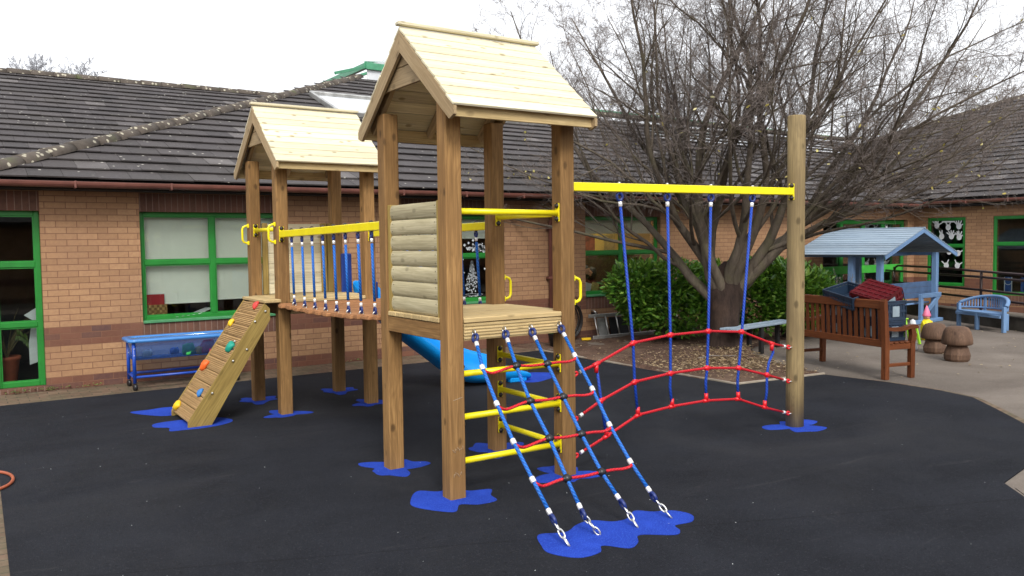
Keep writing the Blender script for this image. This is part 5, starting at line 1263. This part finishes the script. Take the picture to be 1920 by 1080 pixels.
place(CB, (15.89, 7.67, 0), R(-114.5)); CB.scale = (1, 1, .76)

# plank bench by the laurel
PB = thing('plank_bench', (9.7, 8.0, 0), 'pale blue plank bench in front of the right laurel bush', 'bench')
for k in range(3):
    b = MB(); d = Vector((1.25, .22, 0)).normalized(); n_ = Vector((-d.y, d.x, 0)); a = Vector((9.20, 8.02, .415))+n_*(.10*k); b.beam(a, a+d*1.75, .085, .028, (0, 0, 1), .004); b.build('seat_plank', 'lblue2', PB)
for s_ in (.75, 1.6):
    b = MB(); a = Vector((9.20, 8.02, 0))+d*s_; b.beam(a+Vector((0, 0, .0)), a+Vector((0, 0, .40)), .06, .06, (1, 0, 0), .004); b.beam(a+n_*.2, a+n_*.2+Vector((0, 0, .40)), .06, .06, (1, 0, 0), .004); b.build('leg', 'soffit', PB)

# ------------------------------------------------------------------ blue pavilion
th = R(5.05); dvx = Vector((math.cos(th), math.sin(th), 0))
PV = thing('pavilion', (0, 0, 0), 'pale blue wooden pavilion with a pitched board roof and bench seat', 'pavilion', local=True)
# local: origin at right front post; x along gable, y back
def ppost(x_, y_, h_=1.40, mt='lbluep'):
    b = MB(); b.box(x_-.055, x_+.055, y_-.05, y_+.05, 0, h_, .006); b.build('post', mt, PV)
for x_ in (-.03, -2.28): ppost(x_, .06)
ppost(-2.28, .62); ppost(-.03, 1.70); ppost(-2.28, 1.70)
rid = (-.93, 1.885); ev = 1.385; xl, xr_ = -2.44, .56
def rslope(x0_, z0_, x1_, z1_):
    b = MB(); n_ = 12; d = Vector((x1_-x0_, 0, z1_-z0_)); L_ = d.length; d.normalize(); nn_ = Vector((-d.z, 0, d.x)); nn_ = nn_ if nn_.z > 0 else -nn_
    for k in range(n_):
        s0_ = L_*k/n_; s1_ = L_*(k+1)/n_+.012; c_ = Vector((x0_, .85, z0_))+d*(s0_+s1_)/2+nn_*.004; tilt = (d-nn_*-.05).normalized() if x1_ < x0_ or True else d
        dd_ = (d*1+nn_*.07).normalized(); n2 = dd_.cross(Vector((0, 1, 0))); n2 = n2 if n2.z > 0 else -n2
        b.cbox(c_, (Vector((0, 1, 0)), dd_, n2), (.98, (s1_-s0_)/2, .007), .002)
    return b.build('roof', 'lblue2', PV)
rslope(rid[0], rid[1], xl, ev); rslope(rid[0], rid[1], xr_, ev)
b = MB(); b.box(rid[0]-.03, rid[0]+.03, -.14, 1.84, rid[1], rid[1]+.022, .004); b.build('ridge_cap', 'lblue2', PV)
for yy_ in (-.115, 1.80):
    for (x1_) in (xl, xr_):
        b = MB(); d = Vector((x1_-rid[0], 0, ev-rid[1])).normalized(); b.beam(Vector((rid[0], yy_, rid[1]-.05)), Vector((x1_, yy_, ev-.05)), .022, .075, (0, 0, 1), .003); b.build('barge_board', 'lbluep', PV)
for yy_ in (.52, 1.6): b = MB(); b.box(-2.3, .02, yy_+.10, yy_+.14, 1.33, 1.40, .004); b.build('tie_beam', 'lbluep', PV)
for x_ in (-.03, -2.28):
    b = MB(); b.box(x_-.03, x_+.03, .11, 1.7, 1.34, 1.40, .004); b.build('wall_plate', 'lbluep', PV)
b = MB()
for k in range(3): b.box(-2.22, -.09, .10, .12, .50+.108*k, .605+.108*k, .003)
b.build('back_rest', paint('mid_blue_paint', (.06, .11, .21), .6), PV)
b = MB(); b.box(-2.22, -.09, .14, .52, .37, .40, .004); b.build('seat', 'lbluep', PV)
b = MB(); b.box(-.78, .04, .0-.045, .035-.045, .50, .59, .005); b.build('arm_rail', 'lbluep', PV)
b = MB(); b.box(-.80, -.70, -.03, .03, .03, .58, .005); b.build('arm_post', 'lbluep', PV)
b = MB(); b.beam((-.70, -.02, .12), (-.02, -.02, .52), .04, .09, (0, 0, 1), .004); b.build('brace', 'lbluep', PV)
b = MB(); b.box(-1.1, .10, -.06, .04, .0, .07, .006); b.build('sill_beam', 'lbluep', PV)
place(PV, (16.6, 9.15, 0), th)

# ------------------------------------------------------------------ mushrooms, gnome, stools
def mushroom(loc, s_, seed, label):
    t_ = thing('mushroom_stool', loc, label, 'stool', 'carved wooden mushroom stools'); rr_ = random.Random(seed); ph = rr_.uniform(0, 6)
    fac = lambda t, z: 1+.045*abs(math.sin(2.5*t+ph))+.02*math.sin(7*t)
    b = MB(); b.lathe([(.142*s_, 0), (.158*s_, .03), (.162*s_, .09*s_), (.138*s_, .17*s_), (.108*s_, .235*s_), (.10*s_, .28*s_)], loc, 12, (0, 0, 1), 0, False, fac); b.build('stalk', 'mush', t_)
    b = MB(); b.lathe([(.10*s_, .262*s_), (.180*s_, .225*s_), (.196*s_, .240*s_), (.194*s_, .30*s_), (.172*s_, .40*s_), (.140*s_, .455*s_), (.09*s_, .475*s_), (.02, .478*s_)], loc, 26, (0, 0, 1), 0, True, lambda t, z: 1+.03*math.sin(3*t+ph)+.02*math.sin(5*t+2*ph)); b.build('cap', 'mush', t_)
mushroom((11.42, 6.02, 0), 1.0, 1, 'nearer carved wooden mushroom stool with a domed cap')
mushroom((11.95, 6.63, 0), .93, 2, 'farther carved wooden mushroom stool, in front of the gnome')
GN = thing('garden_gnome', (13.35, 7.55, 0), 'garden gnome with a pink pointed hat and yellow shirt behind the mushroom stools', 'gnome')
gl = (13.35, 7.55, 0)
b = MB(); b.lathe([(.09, 0), (.11, .03), (.115, .20), (.105, .32), (.065, .39), (.03, .40)], gl, 18); b.build('body', 'gyel', GN)
b = MB(); b.lathe([(.02, .38), (.055, .395), (.068, .43), (.06, .47), (.03, .49)], gl, 16); b.lathe([(.012, 0), (.016, .01), (.004, .025)], (gl[0]-.055, gl[1]-.045, .43), 8, (-.8, -.6, 0)); b.build('head', 'skin', GN)
b = MB(); b.lathe([(.080, .45), (.083, .465), (.065, .52), (.04, .58), (.018, .635), (.002, .66)], gl, 18); b.build('hat', 'pink', GN)
b = MB(); b.tube([(gl[0]-.09, gl[1]+.03, .36), (gl[0]-.13, gl[1]-.03, .28), (gl[0]-.09, gl[1]-.09, .27)], .02, 8); b.tube([(gl[0]+.05, gl[1]-.07, .36), (gl[0]+.02, gl[1]-.13, .28), (gl[0]-.05, gl[1]-.12, .27)], .02, 8); b.build('arm', 'gyel', GN)
b = MB(); b.lathe([(.05, 0), (.055, .02), (.03, .05)], (gl[0]-.07, gl[1]-.07, 0), 10); b.lathe([(.05, 0), (.055, .02), (.03, .05)], (gl[0]+.03, gl[1]-.09, 0), 10); b.build('boot', 'furn', GN)
GN.scale = (.8, .8, .88)
st_ = thing('lime_stool', (12.6, 7.45, 0), 'small lime green plastic stool beside the navy crates', 'stool'); sx_, sy_ = 12.6, 7.45
b = MB(); b.box(sx_-.13, sx_+.13, sy_-.13, sy_+.13, .26, .285, .008); b.build('seat', 'lime', st_)
for ax_ in (-1, 1):
    for ay_ in (-1, 1): b = MB(); b.beam((sx_+ax_*.14, sy_+ay_*.14, 0), (sx_+ax_*.10, sy_+ay_*.10, .26), .035, .035, (0, 1, 0), .004); b.build('leg', 'lime', st_)
lc = thing('lime_chair', (13.1, 7.95, 0), 'lime green child chair with a rounded back behind the crates', 'chair'); sx_, sy_ = 13.1, 7.95
b = MB(); b.box(sx_-.15, sx_+.15, sy_-.15, sy_+.15, .33, .355, .008); b.build('seat', 'lime', lc)
b = MB(); b.tube([(sx_-.02, sy_-.14, .34), (sx_, sy_-.15, .62), (sx_+.03, sy_-.12, .67), (sx_+.12, sy_-.0, .68), (sx_+.14, sy_+.02, .62), (sx_+.14, sy_+.03, .34)], .014, 8); b.build('backrest', 'lime', lc)
for ax_ in (-1, 1):
    for ay_ in (-1, 1): b = MB(); b.tube([(sx_+ax_*.15, sy_+ay_*.15, 0), (sx_+ax_*.12, sy_+ay_*.12, .33)], .014, 8); b.build('leg', 'lime', lc)
fg = thing('white_figurine', (12.0, 7.0, 0), 'small white garden figurine standing behind the bench arm', 'figurine')
b = MB(); b.lathe([(.07, 0), (.075, .02), (.05, .12), (.045, .20), (.055, .27), (.025, .33)], (12.0, 7.0, 0), 14); b.build('body', 'whitep', fg)
b = MB(); b.lathe([(.01, .32), (.04, .35), (.048, .40), (.035, .45), (.005, .47)], (12.0, 7.0, 0), 14); b.build('head', 'whitep', fg)

# ------------------------------------------------------------------ water table
WT = thing('water_table', (1.65, 10.58, 0), 'blue framed water play table with a clear tray against the wall', 'play table')
wx0, wx1, wy0, wy1 = 1.66, 2.95, 10.54, 11.02
for (x_, y_) in ((wx0+.05, wy0+.04), (wx1-.05, wy0+.04), (wx0+.05, wy1-.04), (wx1-.05, wy1-.04)):
    b = MB(); b.tube([(x_, y_, .09), (x_, y_, .58)], .021, 10); l_ = b.build('leg', 'tabB', WT)
    b = MB(); b.lathe([(.012, -.018), (.04, -.016), (.042, 0), (.04, .016), (.012, .018)], (x_, y_, .042), 16, (1, .2, 0)); b.build('wheel', 'black', l_)
    b = MB(); b.lathe([(.006, 0), (.006, .003)], (x_, y_-.021, .50), 8, (0, -1, 0)); b.lathe([(.006, 0), (.006, .003)], (x_, y_-.021, .42), 8, (0, -1, 0)); b.build('rivet', 'ferr', l_)
b = MB()
for y_ in (wy0+.04, wy1-.04): b.tube([(wx0+.05, y_, .16), (wx1-.05, y_, .16)], .016, 10)
for x_ in (wx0+.05, wx1-.05): b.tube([(x_, wy0+.04, .16), (x_, wy1-.04, .16)], .016, 10)
b.build('frame_rail', 'tabB', WT)
def rrect(x0_, x1_, y0_, y1_, r_, n=5):
    out_ = []
    for (cx, cy, a0) in ((x1_-r_, y1_-r_, 0), (x0_+r_, y1_-r_, 90), (x0_+r_, y0_+r_, 180), (x1_-r_, y0_+r_, 270)):
        for k in range(n+1): a_ = R(a0+90*k/n); out_.append((cx+r_*math.cos(a_), cy+r_*math.sin(a_)))
    return out_
def loft(rings, closed_bottom=True):
    b = MB(); vs = []; n_ = len(rings[0][0]); fs = []
    for poly, z_ in rings: vs += [(x_, y_, z_) for x_, y_ in poly]
    for i in range(len(rings)-1):
        for k in range(n_): fs.append((i*n_+k, i*n_+(k+1) % n_, (i+1)*n_+(k+1) % n_, (i+1)*n_+k))
    if closed_bottom: fs.append(tuple(reversed(range(n_))))
    b._add(vs, fs, [tuple(v) for v in vs], 0, True, False); return b
b = loft([(rrect(wx0+.05, wx1-.05, wy0+.05, wy1-.05, .07), .36), (rrect(wx0+.03, wx1-.03, wy0+.03, wy1-.03, .07), .58)]); b.build('tray', 'tray', WT)
M['lipb'] = paint('blue_tray_lip', (.06, .22, .55), .3, .05)
b = loft([(rrect(wx0+.02, wx1-.02, wy0+.02, wy1-.02, .07), .575), (rrect(wx0-.02, wx1+.02, wy0-.02, wy1+.02, .09), .575), (rrect(wx0-.02, wx1+.02, wy0-.02, wy1+.02, .09), .60), (rrect(wx0-.01, wx1+.01, wy0-.01, wy1+.01, .085), .612), (rrect(wx0+.06, wx1-.06, wy0+.06, wy1-.06, .06), .612), (rrect(wx0+.07, wx1-.07, wy0+.07, wy1-.07, .06), .596)], False); b.build('rim', 'lipb', WT)
b = loft([(rrect(wx0+.07, wx1-.07, wy0+.07, wy1-.07, .06), .597), (rrect(wx0+.071, wx1-.071, wy0+.071, wy1-.071, .06), .600)]); b.build('lid', 'tray', WT)
rr_ = random.Random(1)
for (x_, y_, r_, mt, lb_) in ((2.34, 10.66, .075, 'tgreen', 'green plastic toy inside the clear tray'), (2.58, 10.68, .09, 'tpink', 'pink plastic toy inside the clear tray'), (2.46, 10.66, .05, 'hold_y', 'yellow plastic toy between the green and pink toys in the tray'), (1.88, 10.76, .045, 'whitep', 'white plastic toy at the left end of the clear tray'), (2.2, 10.82, .045, 'tabB', 'dark blue plastic toy inside the clear tray')):
    b = MB(); blob(b, (x_, y_, .375), (0, 0, 1), r_, int(x_*10), 1.2); b.lathe([(r_*.4, 0), (r_*.5, r_), (r_*.2, r_*1.8)], (x_+.05, y_+.02, .375), 10); tag(b.build('plastic_toy', mt, None, (x_, y_, .375)), lb_, 'toy')

# ------------------------------------------------------------------ ladder, hoses, pot, tap
LD = thing('ladder', (9.0, 11.05, 0), 'aluminium ladder lying on its side along the wall under the laurel', 'ladder')
A_ = Vector((9.05, 11.0, .05)); B_ = Vector((11.2, 10.95, .05)); lean = Vector((0, .12, .36))
b = MB(); b.beam(A_, B_, .03, .06); b.beam(A_+lean, B_+lean, .03, .06); b.build('stile', 'alu', LD)
for k in range(9):
    p = A_.lerp(B_, (k+.5)/9); b = MB(); b.tube([p, p+lean], .013, 8); b.build('rung', 'metal', LD)
b = MB(); b.prism([(9.27, 11.09, .06), (9.50, 11.09, .06), (9.50, 11.17, .36), (9.27, 11.17, .36)], (0, .01, 0)); b.build('step_plate', 'alu', LD)
b = MB(); b.prism([(9.55, 11.10, .06), (10.1, 11.10, .06), (10.1, 11.18, .36), (9.55, 11.18, .36)], (0, .01, 0)); tag(b.build('dark_board', 'black', None, (9.8, 11.1, 0)), 'dark board leaning on the wall behind the ladder rungs', 'board')
HC = thing('hose_coil', (8.72, 11.2, 0), 'coiled black hose hanging on the wall beside the downpipe', 'hose'); b = MB(); rr_ = random.Random(2)
for k in range(5): b.ring((8.62+rr_.uniform(-.015, .015), 11.17-.022*k, .36), (0, 1, .05), .30+rr_.uniform(-.02, .02), .014, 30, 8, 0, .85, (1, 0, 0))
b.build('coil', 'hosek', HC)
b = MB(); b.beam((8.80, 11.0, .045), (8.95, 10.95, .045), .05, .04); b.build('nozzle', 'hold_y', HC)
GP = thing('plant_pot', (8.0, 10.6, 0), 'black plant pot with a limp dark plant near the downpipe', 'plant pot'); b = MB(); b.lathe([(.08, 0), (.12, .20), (.13, .21), (.11, .21), (.10, .18)], (8.05, 10.75, .01), 16); b.build('pot', 'black', GP)
b = MB(); rr_ = random.Random(4)
for k in range(40): leafset(b, Vector((8.05, 10.75, .2)), (rr_.uniform(-1, 1), rr_.uniform(-1, 1), rr_.uniform(.1, .9)), .18, .03)
b.build('leaves', 'laurel', GP)
TP = thing('wall_tap', (9.22, 11.2, .42), 'small outdoor tap on the wall above the left end of the ladder', 'tap')
b = MB(); b.tube([(9.22, 11.25, .50), (9.22, 11.19, .50), (9.235, 11.16, .47), (9.25, 11.155, .42)], .014, 8); b.build('spout', 'metal', TP); b = MB(); b.box(9.20, 9.29, 11.16, 11.24, .40, .47, .006); b.build('bracket', 'black', TP)
b = MB(); pts = [Vector((.12+.17*math.cos(t)+(.0), 7.05+.30*math.sin(t), .018)) for t in [x_*.2 for x_ in range(-8, 9)]]
pts = [Vector((-.9, 6.3, .018)), Vector((-.4, 6.55, .018))]+pts+[Vector((-.3, 7.40, .018)), Vector((-.9, 7.5, .018))]
b.tube(pts, .0115, 10); tag(b.build('garden_hose', 'orange', None, (0, 7, 0)), 'loop of orange hose at the left edge of the black rubber', 'hose')
